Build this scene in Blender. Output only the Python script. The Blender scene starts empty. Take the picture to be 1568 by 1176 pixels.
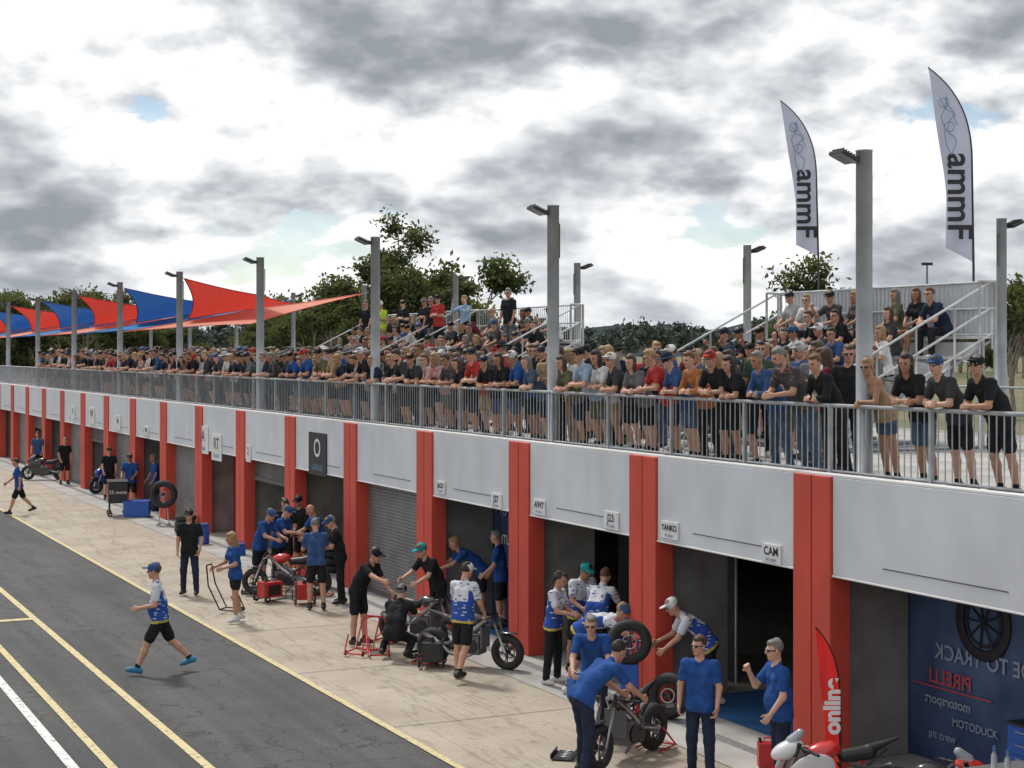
import bpy, math, random, time, bmesh
import numpy as np
from mathutils import Vector, Matrix
random.seed(7)
sc=bpy.context.scene
COL=sc.collection
R=math.radians
# ------------------------------------------------------------------ constants (metres)
CAMH=5.28; D=12.60; L=4.28; C0=16.78; CW=0.79; ZD=3.71; ZF=2.48; FLOOR=3.64
RAILX=12.85; RAILZ=4.62
# ------------------------------------------------------------------ materials
def mat(name,col,rough=.7,metal=0,var=.0,vscale=4,bump=0,bscale=30,col2=None,trans=0,spec=.5,detail=3,coat=0):
    m=bpy.data.materials.new(name); m.use_nodes=True
    nt=m.node_tree; b=nt.nodes["Principled BSDF"]
    b.inputs["Base Color"].default_value=(*col,1); b.inputs["Roughness"].default_value=rough
    b.inputs["Metallic"].default_value=metal; b.inputs["Specular IOR Level"].default_value=spec
    b.inputs["Coat Weight"].default_value=coat
    tc=None
    if var>0 or bump>0 or col2: tc=nt.nodes.new("ShaderNodeTexCoord")
    if var>0 or col2:
        n=nt.nodes.new("ShaderNodeTexNoise"); n.inputs["Scale"].default_value=vscale; n.inputs["Detail"].default_value=detail
        nt.links.new(tc.outputs["Object"],n.inputs["Vector"])
        cr=nt.nodes.new("ShaderNodeValToRGB")
        c2=col2 if col2 else tuple(c*(1-var) for c in col)
        c1=col if col2 else tuple(min(1,c*(1+var*.6)) for c in col)
        cr.color_ramp.elements[0].color=(*c2,1); cr.color_ramp.elements[1].color=(*c1,1)
        cr.color_ramp.elements[0].position=.35; cr.color_ramp.elements[1].position=.65
        nt.links.new(n.outputs["Fac"],cr.inputs[0]); nt.links.new(cr.outputs[0],b.inputs["Base Color"])
    if bump>0:
        n2=nt.nodes.new("ShaderNodeTexNoise"); n2.inputs["Scale"].default_value=bscale; n2.inputs["Detail"].default_value=2
        nt.links.new(tc.outputs["Object"],n2.inputs["Vector"])
        bp=nt.nodes.new("ShaderNodeBump"); bp.inputs["Strength"].default_value=bump; bp.inputs["Distance"].default_value=.02
        nt.links.new(n2.outputs["Fac"],bp.inputs["Height"]); nt.links.new(bp.outputs[0],b.inputs["Normal"])
    if trans>0:
        tr=nt.nodes.new("ShaderNodeBsdfTranslucent"); tr.inputs[0].default_value=(*[min(1,c*1.15) for c in col],1)
        mx=nt.nodes.new("ShaderNodeMixShader"); mx.inputs[0].default_value=trans
        nt.links.new(b.outputs[0],mx.inputs[1]); nt.links.new(tr.outputs[0],mx.inputs[2])
        nt.links.new(mx.outputs[0],nt.nodes["Material Output"].inputs[0])
    return m
def leafmat(name,col,trans):
    m=bpy.data.materials.new(name); m.use_nodes=True; nt=m.node_tree
    nt.nodes.remove(nt.nodes["Principled BSDF"]); d=nt.nodes.new("ShaderNodeBsdfDiffuse"); t=nt.nodes.new("ShaderNodeBsdfTranslucent"); mx=nt.nodes.new("ShaderNodeMixShader")
    d.inputs[0].default_value=(*col,1); t.inputs[0].default_value=(col[0]*1.2,col[1]*1.25,col[2],1); mx.inputs[0].default_value=trans
    nt.links.new(d.outputs[0],mx.inputs[1]); nt.links.new(t.outputs[0],mx.inputs[2]); nt.links.new(mx.outputs[0],nt.nodes["Material Output"].inputs[0]); return m
def N(nt,t,**kw):
    n=nt.nodes.new(t)
    for k,v in kw.items(): setattr(n,k,v)
    return n
def math_node(nt,op,a,b=None):
    n=nt.nodes.new("ShaderNodeMath"); n.operation=op
    for i,v in enumerate((a,b)):
        if v is None: continue
        if isinstance(v,(int,float)): n.inputs[i].default_value=v
        else: nt.links.new(v,n.inputs[i])
    return n.outputs[0]
def ramp(nt,src,stops):
    r=nt.nodes.new("ShaderNodeValToRGB"); e=r.color_ramp.elements
    while len(e)<len(stops): e.new(.5)
    for i,(p,c) in enumerate(stops):
        e[i].position=p; e[i].color=(*c,1) if len(c)==3 else c
    nt.links.new(src,r.inputs[0]); return r.outputs[0]
def mixc(nt,f,a,b,mode='MIX'):
    n=nt.nodes.new("ShaderNodeMix"); n.data_type='RGBA'; n.blend_type=mode
    for i,v in ((0,f),(6,a),(7,b)):
        if isinstance(v,(int,float)): n.inputs[i].default_value=v
        elif isinstance(v,tuple): n.inputs[i].default_value=(*v,1)
        else: nt.links.new(v,n.inputs[i])
    return n.outputs[2]

def asphalt_mat():
    m=mat("asphalt",(.07,.07,.072),.85); nt=m.node_tree; b=nt.nodes["Principled BSDF"]
    tc=N(nt,"ShaderNodeTexCoord")
    big=N(nt,"ShaderNodeTexNoise"); big.inputs["Scale"].default_value=.35; big.inputs["Detail"].default_value=6
    fine=N(nt,"ShaderNodeTexNoise"); fine.inputs["Scale"].default_value=45; fine.inputs["Detail"].default_value=3
    mp=N(nt,"ShaderNodeMapping"); mp.inputs["Scale"].default_value=(2.2,.10,1)
    st=N(nt,"ShaderNodeTexNoise"); st.inputs["Scale"].default_value=1.3; st.inputs["Detail"].default_value=5
    for n in (big,fine): nt.links.new(tc.outputs["Object"],n.inputs["Vector"])
    nt.links.new(tc.outputs["Object"],mp.inputs[0]); nt.links.new(mp.outputs[0],st.inputs["Vector"])
    c=ramp(nt,big.outputs["Fac"],[(.3,(.055,.055,.059)),(.7,(.088,.087,.085))])
    c=mixc(nt,.6,c,ramp(nt,fine.outputs["Fac"],[(.3,(.4,.4,.4)),(.7,(1.5,1.5,1.5))]),'MULTIPLY')
    c=mixc(nt,.7,c,ramp(nt,st.outputs["Fac"],[(.35,(.7,.7,.7)),(.6,(1.15,1.15,1.13))]),'MULTIPLY')
    v=N(nt,"ShaderNodeTexVoronoi",feature='DISTANCE_TO_EDGE'); v.inputs["Scale"].default_value=.8
    w=N(nt,"ShaderNodeTexNoise"); w.inputs["Scale"].default_value=2.5; w.inputs["Detail"].default_value=4
    nt.links.new(tc.outputs["Object"],w.inputs["Vector"])
    va=N(nt,"ShaderNodeVectorMath",operation='ADD'); nt.links.new(tc.outputs["Object"],va.inputs[0]); nt.links.new(w.outputs["Color"],va.inputs[1])
    nt.links.new(va.outputs[0],v.inputs["Vector"])
    cr=ramp(nt,v.outputs["Distance"],[(.0,(.3,.3,.3)),(.022,(1,1,1))])
    mk=ramp(nt,big.outputs["Fac"],[(.40,(0,0,0)),(.5,(1,1,1))])
    c=mixc(nt,mk,c,mixc(nt,1.0,c,cr,'MULTIPLY'))
    nt.links.new(c,b.inputs["Base Color"])
    return m
def apron_mat():
    m=mat("apron_concrete",(.4,.35,.28),.8); nt=m.node_tree; b=nt.nodes["Principled BSDF"]
    tc=N(nt,"ShaderNodeTexCoord")
    big=N(nt,"ShaderNodeTexNoise"); big.inputs["Scale"].default_value=.6; big.inputs["Detail"].default_value=8; big.inputs["Roughness"].default_value=.65
    fine=N(nt,"ShaderNodeTexNoise"); fine.inputs["Scale"].default_value=30; fine.inputs["Detail"].default_value=4
    sp=N(nt,"ShaderNodeTexNoise"); sp.inputs["Scale"].default_value=2.3; sp.inputs["Detail"].default_value=7; sp.inputs["Roughness"].default_value=.7
    for n in (big,fine,sp): nt.links.new(tc.outputs["Object"],n.inputs["Vector"])
    c=ramp(nt,big.outputs["Fac"],[(.3,(.33,.275,.215)),(.55,(.42,.36,.285)),(.75,(.49,.425,.345))])
    c=mixc(nt,.5,c,ramp(nt,fine.outputs["Fac"],[(.3,(.7,.7,.7)),(.7,(1.2,1.2,1.2))]),'MULTIPLY')
    c=mixc(nt,.8,c,ramp(nt,sp.outputs["Fac"],[(.28,(.42,.40,.39)),(.43,(1,1,1))]),'MULTIPLY')
    mp=N(nt,"ShaderNodeMapping"); mp.inputs["Scale"].default_value=(1.2,.12,1); mp.inputs["Rotation"].default_value=(0,0,.12)
    nt.links.new(tc.outputs["Object"],mp.inputs[0])
    wv=N(nt,"ShaderNodeTexNoise"); wv.inputs["Scale"].default_value=2.0; wv.inputs["Detail"].default_value=3
    nt.links.new(mp.outputs[0],wv.inputs["Vector"])
    a=math_node(nt,'ABSOLUTE',math_node(nt,'SUBTRACT',wv.outputs["Fac"],.53))
    c=mixc(nt,.6,c,ramp(nt,a,[(.0,(.55,.54,.53)),(.022,(1,1,1))]),'MULTIPLY')
    nt.links.new(c,b.inputs["Base Color"])
    return m
def wallpaint(name,col,dirt=.25,zs=.6):
    m=mat(name,col,.6); nt=m.node_tree; b=nt.nodes["Principled BSDF"]
    tc=N(nt,"ShaderNodeTexCoord")
    mp=N(nt,"ShaderNodeMapping"); mp.inputs["Scale"].default_value=(1,1.2,zs)
    nt.links.new(tc.outputs["Object"],mp.inputs[0])
    n=N(nt,"ShaderNodeTexNoise"); n.inputs["Scale"].default_value=1.6; n.inputs["Detail"].default_value=6
    n2=N(nt,"ShaderNodeTexNoise"); n2.inputs["Scale"].default_value=.5; n2.inputs["Detail"].default_value=4
    nt.links.new(mp.outputs[0],n.inputs["Vector"]); nt.links.new(tc.outputs["Object"],n2.inputs["Vector"])
    c=mixc(nt,dirt,col,ramp(nt,n.outputs["Fac"],[(.35,(.68,.67,.65)),(.62,(1,1,1))]),'MULTIPLY')
    c=mixc(nt,dirt,c,ramp(nt,n2.outputs["Fac"],[(.3,(.75,.75,.75)),(.65,(1.05,1.05,1.05))]),'MULTIPLY')
    nt.links.new(c,b.inputs["Base Color"]); return m
def line_mat(name,col):
    m=mat(name,col,.7); nt=m.node_tree; b=nt.nodes["Principled BSDF"]
    tc=N(nt,"ShaderNodeTexCoord"); n=N(nt,"ShaderNodeTexNoise"); n.inputs["Scale"].default_value=9; n.inputs["Detail"].default_value=8; n.inputs["Roughness"].default_value=.75
    nt.links.new(tc.outputs["Object"],n.inputs["Vector"])
    c=mixc(nt,ramp(nt,n.outputs["Fac"],[(.36,(1,1,1)),(.48,(0,0,0))]),col,(.16,.15,.13)); nt.links.new(c,b.inputs["Base Color"]); return m

M={}
M['asphalt']=asphalt_mat(); M['apron']=apron_mat()
M['yellow']=line_mat("yellow_line_paint",(.62,.52,.27)); M['white_line']=line_mat("white_line_paint",(.70,.70,.68))
M['fascia']=wallpaint("fascia_grey_paint",(.63,.66,.71),.28); M['cap']=wallpaint("parapet_cap",(.78,.78,.78),.2)
M['red']=wallpaint("red_paint",(.60,.072,.045),.4); M['groove']=mat("groove_shadow_gap",(.12,.12,.13),.8)
M['redgroove']=mat("red_groove",(.22,.022,.018),.8)
M['concrete']=mat("precast_concrete",(.26,.25,.235),.85,var=.25,vscale=1.6,bump=.2,bscale=18,detail=8)
M['slab']=mat("slab_concrete",(.40,.39,.365),.85,var=.22,vscale=1.3,detail=8)
M['drain']=mat("drain_channel",(.2,.2,.2),.8,var=.3,vscale=20)
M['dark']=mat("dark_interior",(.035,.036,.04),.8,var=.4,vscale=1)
M['steel']=mat("galvanised_steel",(.40,.42,.44),.5,metal=.5,var=.2,vscale=5,detail=3)
M['pole']=mat("galvanised_pole",(.34,.36,.38),.5,metal=.35,var=.14,vscale=3,detail=8)
M['alu']=mat("aluminium",(.58,.59,.60),.4,metal=.5,var=.15)
M['black']=mat("black_plastic",(.018,.018,.02),.45)
M['rubber']=mat("tyre_rubber",(.022,.022,.023),.75,bump=.2,bscale=60)
M['rim']=mat("wheel_rim",(.05,.05,.055),.35,metal=.6)
M['chrome']=mat("bright_metal",(.40,.40,.41),.35,metal=.9)
M['bikered']=mat("red_fairing",(.55,.03,.025),.25,coat=.5); M['bikeblue']=mat("blue_fairing",(.03,.08,.4),.25,coat=.5)
M['bikeblack']=mat("black_fairing",(.03,.03,.035),.25,coat=.5); M['bikewhite']=mat("white_fairing",(.6,.6,.62),.25,coat=.5)
M['roller']=mat("roller_shutter",(.23,.235,.24),.5,metal=.35,var=.15,vscale=2)
M['bluemat']=mat("blue_floor_mat",(.03,.13,.33),.7,var=.2,vscale=3)
M['bluebanner']=mat("blue_banner",(.025,.045,.13),.6,col2=(.08,.14,.26),vscale=.9); M['redbanner']=mat("red_banner",(.45,.03,.04),.6,var=.3,vscale=1.2)
M['white']=mat("white_print",(.75,.75,.75),.6); M['plate']=mat("white_sign_plate",(.68,.69,.70),.5,var=.1)
M['ink']=mat("black_print",(.02,.02,.025),.6); M['greyink']=mat("blue_grey_print",(.16,.25,.4),.6)
M['paleprint']=mat("pale_banner_print",(.30,.36,.48),.6); M['redprint']=mat("red_print",(.5,.08,.1),.6)
M['flagcloth']=mat("flag_cloth",(.44,.46,.56),.8,trans=.35,var=.12,vscale=2.5)
M['redflag']=mat("red_flag_cloth",(.75,.03,.025),.6,trans=.3)
M['sailred']=mat("red_shade_cloth",(.56,.05,.035),.8,trans=.45,var=.12,vscale=.6); M['sailblue']=mat("blue_shade_cloth",(.025,.10,.33),.8,trans=.4,var=.12,vscale=.6)
M['sailpink']=mat("backlit_red_shade_cloth",(.80,.36,.28),.8,trans=.55,var=.1,vscale=.6)  # red cloth with the light coming through it painted in as pink
M['sailpale']=mat("pale_blue_shade_cloth",(.10,.30,.60),.8,trans=.5,var=.1,vscale=.6)  # paler blue for the lower row of sails
M['toolblue']=mat("blue_toolbox",(.02,.10,.42),.4); M['genred']=mat("red_metal",(.5,.03,.03),.4)
M['panelwhite']=mat("ribbed_white_panel",(.60,.62,.66),.5)
M['glass']=mat("lamp_glass",(.3,.32,.35),.15)
M['bark']=mat("bark",(.26,.22,.18),.9,var=.4,vscale=3)
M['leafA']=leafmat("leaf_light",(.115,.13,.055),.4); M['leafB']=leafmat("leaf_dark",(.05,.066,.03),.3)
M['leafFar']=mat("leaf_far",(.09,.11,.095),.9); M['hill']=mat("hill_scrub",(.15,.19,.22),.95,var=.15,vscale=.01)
M['grass']=mat("ground_grass",(.10,.115,.045),.95,col2=(.17,.15,.075),vscale=.08,bump=.3,bscale=3,detail=8)
M['paddock']=mat("paddock_gravel",(.26,.245,.22),.95,var=.25,vscale=.5,detail=8)

# ------------------------------------------------------------------ mesh helpers
def mesh_np(name,V,Q,mi,mats,smooth=False):
    me=bpy.data.meshes.new(name); V=np.asarray(V,np.float32); Q=np.asarray(Q,np.int32)
    me.vertices.add(len(V)); me.vertices.foreach_set("co",V.ravel())
    me.loops.add(Q.size); me.loops.foreach_set("vertex_index",Q.ravel())
    me.polygons.add(len(Q)); me.polygons.foreach_set("loop_start",np.arange(len(Q),dtype=np.int32)*Q.shape[1])
    for m in mats: me.materials.append(m)
    if mi is not None: me.polygons.foreach_set("material_index",np.asarray(mi,np.int32))
    me.polygons.foreach_set("use_smooth",np.full(len(Q),smooth))
    me.update(calc_edges=True); return me
def add(name,me,loc=(0,0,0),rz=0,sc_=1,parent=None):
    o=bpy.data.objects.new(name,me); o.location=loc; o.rotation_euler=(0,0,rz)
    o.scale=(sc_,)*3 if isinstance(sc_,(int,float)) else sc_
    COL.objects.link(o)
    if parent: o.parent=parent
    return o
def empty(name,loc=(0,0,0)):
    o=bpy.data.objects.new(name,None); o.location=loc; COL.objects.link(o); o.empty_display_size=.3; return o
class MB:
    def __init__(s): s.v=[];s.f=[];s.m=[];s.mats=[];s.sm=[]
    def mi(s,k):
        m=M[k] if isinstance(k,str) else k
        if m not in s.mats: s.mats.append(m)
        return s.mats.index(m)
    def poly(s,pts,k,smooth=False):
        b=len(s.v); s.v+= [tuple(p) for p in pts]; s.f.append(tuple(range(b,b+len(pts)))); s.m.append(s.mi(k)); s.sm.append(smooth)
    def box(s,lo,hi,k,rot=None,piv=None):
        x0,y0,z0=lo;x1,y1,z1=hi
        P=[(x0,y0,z0),(x1,y0,z0),(x1,y1,z0),(x0,y1,z0),(x0,y0,z1),(x1,y0,z1),(x1,y1,z1),(x0,y1,z1)]
        if rot is not None:
            pv=Vector(piv) if piv else (Vector(lo)+Vector(hi))/2
            P=[tuple(rot@(Vector(p)-pv)+pv) for p in P]
        b=len(s.v); s.v+=P; i=s.mi(k)
        for f in ((0,3,2,1),(4,5,6,7),(0,1,5,4),(1,2,6,5),(2,3,7,6),(3,0,4,7)):
            s.f.append(tuple(b+j for j in f)); s.m.append(i); s.sm.append(False)
    def tube(s,pts,rs,k,n=8,cap=True):
        pts=[Vector(p) for p in pts]; i=s.mi(k)
        if isinstance(rs,(int,float)): rs=[rs]*len(pts)
        b=len(s.v); up=None
        for j,p in enumerate(pts):
            d=(pts[min(j+1,len(pts)-1)]-pts[max(j-1,0)]).normalized()
            if up is None: up=Vector((0,0,1)) if abs(d.z)<.9 else Vector((1,0,0))
            a=d.cross(up).normalized(); c=a.cross(d); up=c
            for q in range(n):
                t=2*math.pi*q/n; s.v.append(tuple(p+(a*math.cos(t)+c*math.sin(t))*rs[j]))
        for j in range(len(pts)-1):
            for q in range(n):
                q2=(q+1)%n; s.f.append((b+j*n+q,b+j*n+q2,b+(j+1)*n+q2,b+(j+1)*n+q)); s.m.append(i); s.sm.append(n>5)
        if cap:
            s.f.append(tuple(b+q for q in range(n))); s.m.append(i); s.sm.append(False)
            e=b+(len(pts)-1)*n; s.f.append(tuple(e+q for q in reversed(range(n)))); s.m.append(i); s.sm.append(False)
    def torus(s,c,ax,Rr,r,k,n=28,m=10,flat=1.0):
        c=Vector(c); ax=Vector(ax).normalized(); u=ax.orthogonal().normalized(); w=ax.cross(u); b=len(s.v); i=s.mi(k)
        for a in range(n):
            t=2*math.pi*a/n; rd=u*math.cos(t)+w*math.sin(t)
            for q in range(m):
                p=2*math.pi*q/m; s.v.append(tuple(c+rd*(Rr+r*math.cos(p))+ax*r*flat*math.sin(p)))
        for a in range(n):
            for q in range(m):
                s.f.append((b+a*m+q,b+((a+1)%n)*m+q,b+((a+1)%n)*m+(q+1)%m,b+a*m+(q+1)%m)); s.m.append(i); s.sm.append(True)
    def mesh(s,name):
        me=bpy.data.meshes.new(name); me.from_pydata(s.v,[],s.f)
        for m in s.mats: me.materials.append(m)
        me.polygons.foreach_set("material_index",s.m); me.polygons.foreach_set("use_smooth",s.sm); me.update(); return me
    def obj(s,name,parent=None,loc=(0,0,0),rz=0,bevel=0):
        o=add(name,s.mesh(name),loc,rz,1,parent)
        if bevel:
            bv=o.modifiers.new("bevel",'BEVEL'); bv.width=bevel; bv.segments=2; bv.limit_method='ANGLE'
        return o
def text(body,name,mx,size,matk,parent=None,bold=0,align='CENTER'):
    cu=bpy.data.curves.new(name,'FONT'); cu.body=body; cu.size=size; cu.align_x=align; cu.align_y='CENTER'; cu.offset=bold
    cu.materials.append(M[matk] if isinstance(matk,str) else matk)
    o=bpy.data.objects.new(name,cu); COL.objects.link(o); o.matrix_world=mx
    if parent: o.parent=parent
    return o
def wallmx(x,y,z,mirror=False):
    s=-1 if mirror else 1
    return Matrix(((0,0,-1,x),(-1*s,0,0,y),(0,1,0,z),(0,0,0,1)))
def weld(o):
    bm=bmesh.new(); bm.from_mesh(o.data); bmesh.ops.remove_doubles(bm,verts=bm.verts,dist=.0005); bm.to_mesh(o.data); bm.free()

# ------------------------------------------------------------------ implicit surfaces
def rc(a,b,ra,rb,lab,k=.02): return ('c',np.array(a,float),np.array(b,float),ra,rb,lab,k)
def el(c,r,lab,k=.01,rot=None): return ('e',np.array(c,float),np.array(r,float),rot,None,lab,k)
def pdist(p,P):
    if p[0]=='c':
        a,b,ra,rb=p[1:5]; ba=(b-a); bb=max(float(ba@ba),1e-9)
        Q=P-a.astype(np.float32); t=np.clip(Q@(ba/bb).astype(np.float32),0,1)
        Q-=t[...,None]*ba.astype(np.float32)
        return np.sqrt(np.einsum('...i,...i',Q,Q))-(ra+(rb-ra)*t)
    c,r,rot=p[1:4]; Q=P-c.astype(np.float32)
    if rot is not None: Q=Q@rot.astype(np.float32)
    q1=Q/r.astype(np.float32); q2=q1/r.astype(np.float32)
    k0=np.sqrt(np.einsum('...i,...i',q1,q1)); k1=np.sqrt(np.einsum('...i,...i',q2,q2))+1e-9
    return k0*(k0-1)/k1
def pbb(p):
    if p[0]=='c':
        r=max(p[3],p[4]); return np.minimum(p[1],p[2])-r,np.maximum(p[1],p[2])+r
    r=p[2].max() if p[3] is not None else p[2]; return p[1]-r,p[1]+r
CLOTH=(1,2,9,12)
def surf(prims,h,fold=0,relabel=None):
    bbs=[pbb(p) for p in prims]
    lo=np.min([b[0] for b in bbs],0)-3*h; hi=np.max([b[1] for b in bbs],0)+3*h
    n=np.ceil((hi-lo)/h).astype(int)+1
    F=np.full(n,.3,np.float32)
    ax=[(lo[i]+h*np.arange(n[i])).astype(np.float32) for i in range(3)]
    for p,(a,b) in zip(prims,bbs):
        k=p[6]; mg=k+2*h
        i0=np.maximum(((a-mg-lo)/h).astype(int),0); i1=np.minimum(((b+mg-lo)/h).astype(int)+2,n)
        sl=tuple(slice(i0[i],i1[i]) for i in range(3))
        G=np.stack(np.meshgrid(*[ax[i][sl[i]] for i in range(3)],indexing='ij'),-1)
        d=pdist(p,G).astype(np.float32)
        if fold and p[5] in CLOTH:
            x,y,z=G[...,0],G[...,1],G[...,2]
            d+=fold*(np.sin(z*42+3*np.sin(y*17+x*9)+4*x)*np.sin(y*21+z*11+2*np.sin(x*23)))
        f=F[sl]
        hh=np.maximum(k-np.abs(d-f),0)/k
        F[sl]=np.minimum(d,f)-hh*hh*k*.25
    S=F<0; c=[x-1 for x in F.shape]
    cs=np.zeros((*c,3),np.float32); cn=np.zeros(c,np.float32)
    def sl3(o): return tuple(slice(o[i],o[i]+c[i]) for i in range(3))
    for a in range(3):
        b1,b2=(a+1)%3,(a+2)%3
        for u in (0,1):
            for w in (0,1):
                s0=[0,0,0]; s0[b1]=u; s0[b2]=w; s1=list(s0); s1[a]=1
                A=F[sl3(s0)];B=F[sl3(s1)]; m=(A<0)!=(B<0)
                t=A[m]/(A[m]-B[m]); pos=np.tile(np.array(s0,np.float32),(len(t),1)); pos[:,a]+=t
                cs[m]+=pos; cn[m]+=1
    act=cn>0; idx=np.full(c,-1,np.int32); idx[act]=np.arange(act.sum())
    V=((np.argwhere(act)+cs[act]/cn[act][:,None])*h+lo).astype(np.float32)
    Qs=[]
    for a in range(3):
        b1,b2=(a+1)%3,(a+2)%3
        s0=[slice(1,-1)]*3; s1=[slice(1,-1)]*3; s0[a]=slice(0,-1); s1[a]=slice(1,None)
        m=S[tuple(s0)]!=S[tuple(s1)]; e=np.argwhere(m)
        off=np.ones(3,int); off[a]=0; e=e+off
        ins=S[tuple(e.T)]
        def cell(d1,d2):
            q=e.copy(); q[:,b1]+=d1; q[:,b2]+=d2; return idx[tuple(q.T)]
        q=np.stack([cell(-1,-1),cell(0,-1),cell(0,0),cell(-1,0)],1)
        q[~ins]=q[~ins][:,::-1]; Qs.append(q)
    Q=np.concatenate(Qs); Q=Q[(Q>=0).all(1)]
    cen=V[Q].mean(1); best=np.full(len(cen),1e9,np.float32); lab=np.zeros(len(cen),np.int32)
    for p in prims:
        d=pdist(p,cen); mm=d<best; best[mm]=d[mm]; lab[mm]=p[5]
    if relabel: lab=relabel(cen,lab)
    return V,Q,lab
def merge(parts):
    Vs=[];Qs=[];Ls=[];n=0
    for V,Q,l in parts: Vs.append(V);Qs.append(Q+n);Ls.append(l);n+=len(V)
    return np.concatenate(Vs),np.concatenate(Qs),np.concatenate(Ls)

SK,SH,PA,SO,HA,HT,DK,SX,LP,S2,S3,NKL,TR_=range(13)
def vdir(p,s,side):
    p=R(p); s=R(s); return np.array([math.sin(p)*math.cos(s),side*math.sin(s),-math.cos(p)*math.cos(s)])
def person_mesh(pose,look,h=.014):
    g=lambda k,d: pose.get(k,d)
    fem=look.get('sex','m')=='f'; fat=look.get('fat',0)
    ln=g('lean',3); u1=np.array([math.sin(R(ln*.75)),0,math.cos(R(ln*.75))]); u2=np.array([math.sin(R(ln*1.12)),0,math.cos(R(ln*1.12))])
    f2=np.array([u2[2],0,-u2[0]])
    S=np.array([0,1.,0]); Y=S
    P=np.zeros(3); sh=.155 if fem else .178; wa=.052 if fem else .062; wr=.093 if fem else .105+fat*.03
    W=P+.2*u1; Cc=W+.19*u2; NB=W+.335*u2
    pr=[]; hw=.095 if fem else .088
    feet=[]
    for i,s in ((0,1),(1,-1)):
        hp=g('hp',(2,-2))[i]; kn=g('kn',(4,4))[i]; ab=g('ab',(4,4))[i]
        H=P+np.array([0,s*hw,-.03]); K=H+.42*vdir(hp,ab,s); A=K+.42*vdir(hp-kn,ab*.4,s)
        ft=R(g('ft',(0,0))[i]); ty=R(g('toe',(8,8))[i])
        fd=np.array([math.cos(ft)*math.cos(ty),s*math.sin(ty),math.sin(ft)])
        if look.get('legs','shorts')=='shorts':
            E=H+(K-H)*look.get('hem',.78)
            pr+=[rc(H,E,.098,.090,PA,.03),rc(H,K,.08,.056,SK,.015)]
            m=K+(A-K)*.33-np.array([.012,0,0])
            pr+=[rc(K,m,.054,.058,SK,.03),rc(m,A,.058,.036,SK,.02),rc(K+(A-K)*.86,A,.042,.042,SX,.01)]
        else:
            pr+=[rc(H,K,.097,.072,PA,.035),rc(K,K+(A-K)*.94,.07,.058,PA,.03)]
        heel=A-fd*.05+np.array([0,0,-.035]); toe=A+fd*.155+np.array([0,0,-.045])
        ball=A+fd*.1+np.array([0,0,-.038])
        pr+=[rc(heel,ball,.042,.043,SO,.02),rc(ball,toe,.043,.03,SO,.015),rc(A,heel,.045,.045,SO,.02)]
        feet.append(min(heel[2]-.042,toe[2]-.03,ball[2]-.043))
    pr+=[rc(P+[0,.055,-.02],P-[0,.055,.02],.108,.108,PA,.04)]
    hem=-.015*u1
    pr+=[rc(P+hem+Y*.055,P+hem-Y*.055,.120+fat*.02,.120+fat*.02,TR_,.02)]
    for s in (1,-1):
        pr+=[rc(P+hem+Y*s*.055,W+Y*s*wa,.118+fat*.02,wr+.006,TR_,.045),rc(W+Y*s*wa,Cc+S*s*.072,wr,.108 if not fem else .095,TR_,.05)]
    if fat: pr.append(el(P+u1*.12+np.array([.06,0,0]),(.13,.16,.15),TR_,.05))
    if fem:
        for s in (1,-1): pr.append(el(Cc+S*s*.065+f2*.075-u2*.02,(.055,.06,.06),TR_,.04))
    hd=g('head',(5,0)); hp_=R(hd[0]); hy=R(hd[1])
    nl=R(ln*.8+hd[0]*.25); NK=NB+np.array([math.sin(nl),0,math.cos(nl)])*.085
    pr+=[rc(NB-u2*.02,NK,.062,.054,NKL,.03)]
    sleeve=look.get('sleeve','short'); parts=[]
    for i,s in ((0,1),(1,-1)):
        SP=NB-u2*.045+S*s*sh
        pr+=[rc(NB-u2*.035+S*s*.03,SP,.058,.062,TR_ if sleeve!='none' else SK,.04)]
        sp=g('sp',(8,8))[i]; sa=g('sa',(12,12))[i]; eb=g('eb',(15,15))[i]; iy=g('iy',(8,8))[i]
        E=SP+.285*vdir(sp,sa,s)
        q=R(sp+eb); iyr=R(iy); fd=np.array([math.sin(q)*math.cos(iyr),-s*math.sin(iyr)*abs(math.sin(q)),-math.cos(q)]); fd/=np.linalg.norm(fd)
        Wr=E+.25*fd
        if sleeve=='short': pr+=[rc(SP,SP+(E-SP)*.62,.068,.062,SH,.03),rc(SP+(E-SP)*.4,E,.047,.04,SK,.012),rc(E,Wr,.042,.027,SK,.02)]
        elif sleeve=='long': pr+=[rc(SP,E,.066,.053,SH,.03),rc(E,Wr-fd*.02,.052,.037,SH,.03),rc(Wr-fd*.05,Wr,.028,.027,SK,.01)]
        else: pr+=[rc(SP,E,.05,.039,SK,.03),rc(E,Wr,.04,.026,SK,.02)]
        nrm=-s*Y if abs(fd[1])<.8 else np.array([-1.,0,0]); nrm=nrm+np.array([0,0,-.4])*max(0,math.sin(q)); nrm=nrm-fd*(nrm@fd); nrm/=np.linalg.norm(nrm)
        w=np.cross(nrm,fd)
        if w@np.array([.6,0,.8])<0: w=-w
        hn=[rc(Wr-fd*.03,Wr+fd*.01,.027,.026,SK,.015)]
        for o,ln_,r in ((.03,.078,.0095),(.010,.086,.010),(-.010,.08,.0095),(-.03,.064,.008)):
            kb=Wr+fd*.085+w*o*1.0
            hn.append(rc(Wr+fd*.015+w*o*.6,kb,.016,.0125,SK,.015))
            cu=g('curl',35); d1=fd*math.cos(R(cu))+nrm*math.sin(R(cu)); d2=fd*math.cos(R(cu*2.3))+nrm*math.sin(R(cu*2.3))
            k1=kb+d1*ln_*.5; hn+=[rc(kb,k1,r+.001,r,SK,.004),rc(k1,k1+d2*ln_*.5,r,r*.85,SK,.004)]
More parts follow.
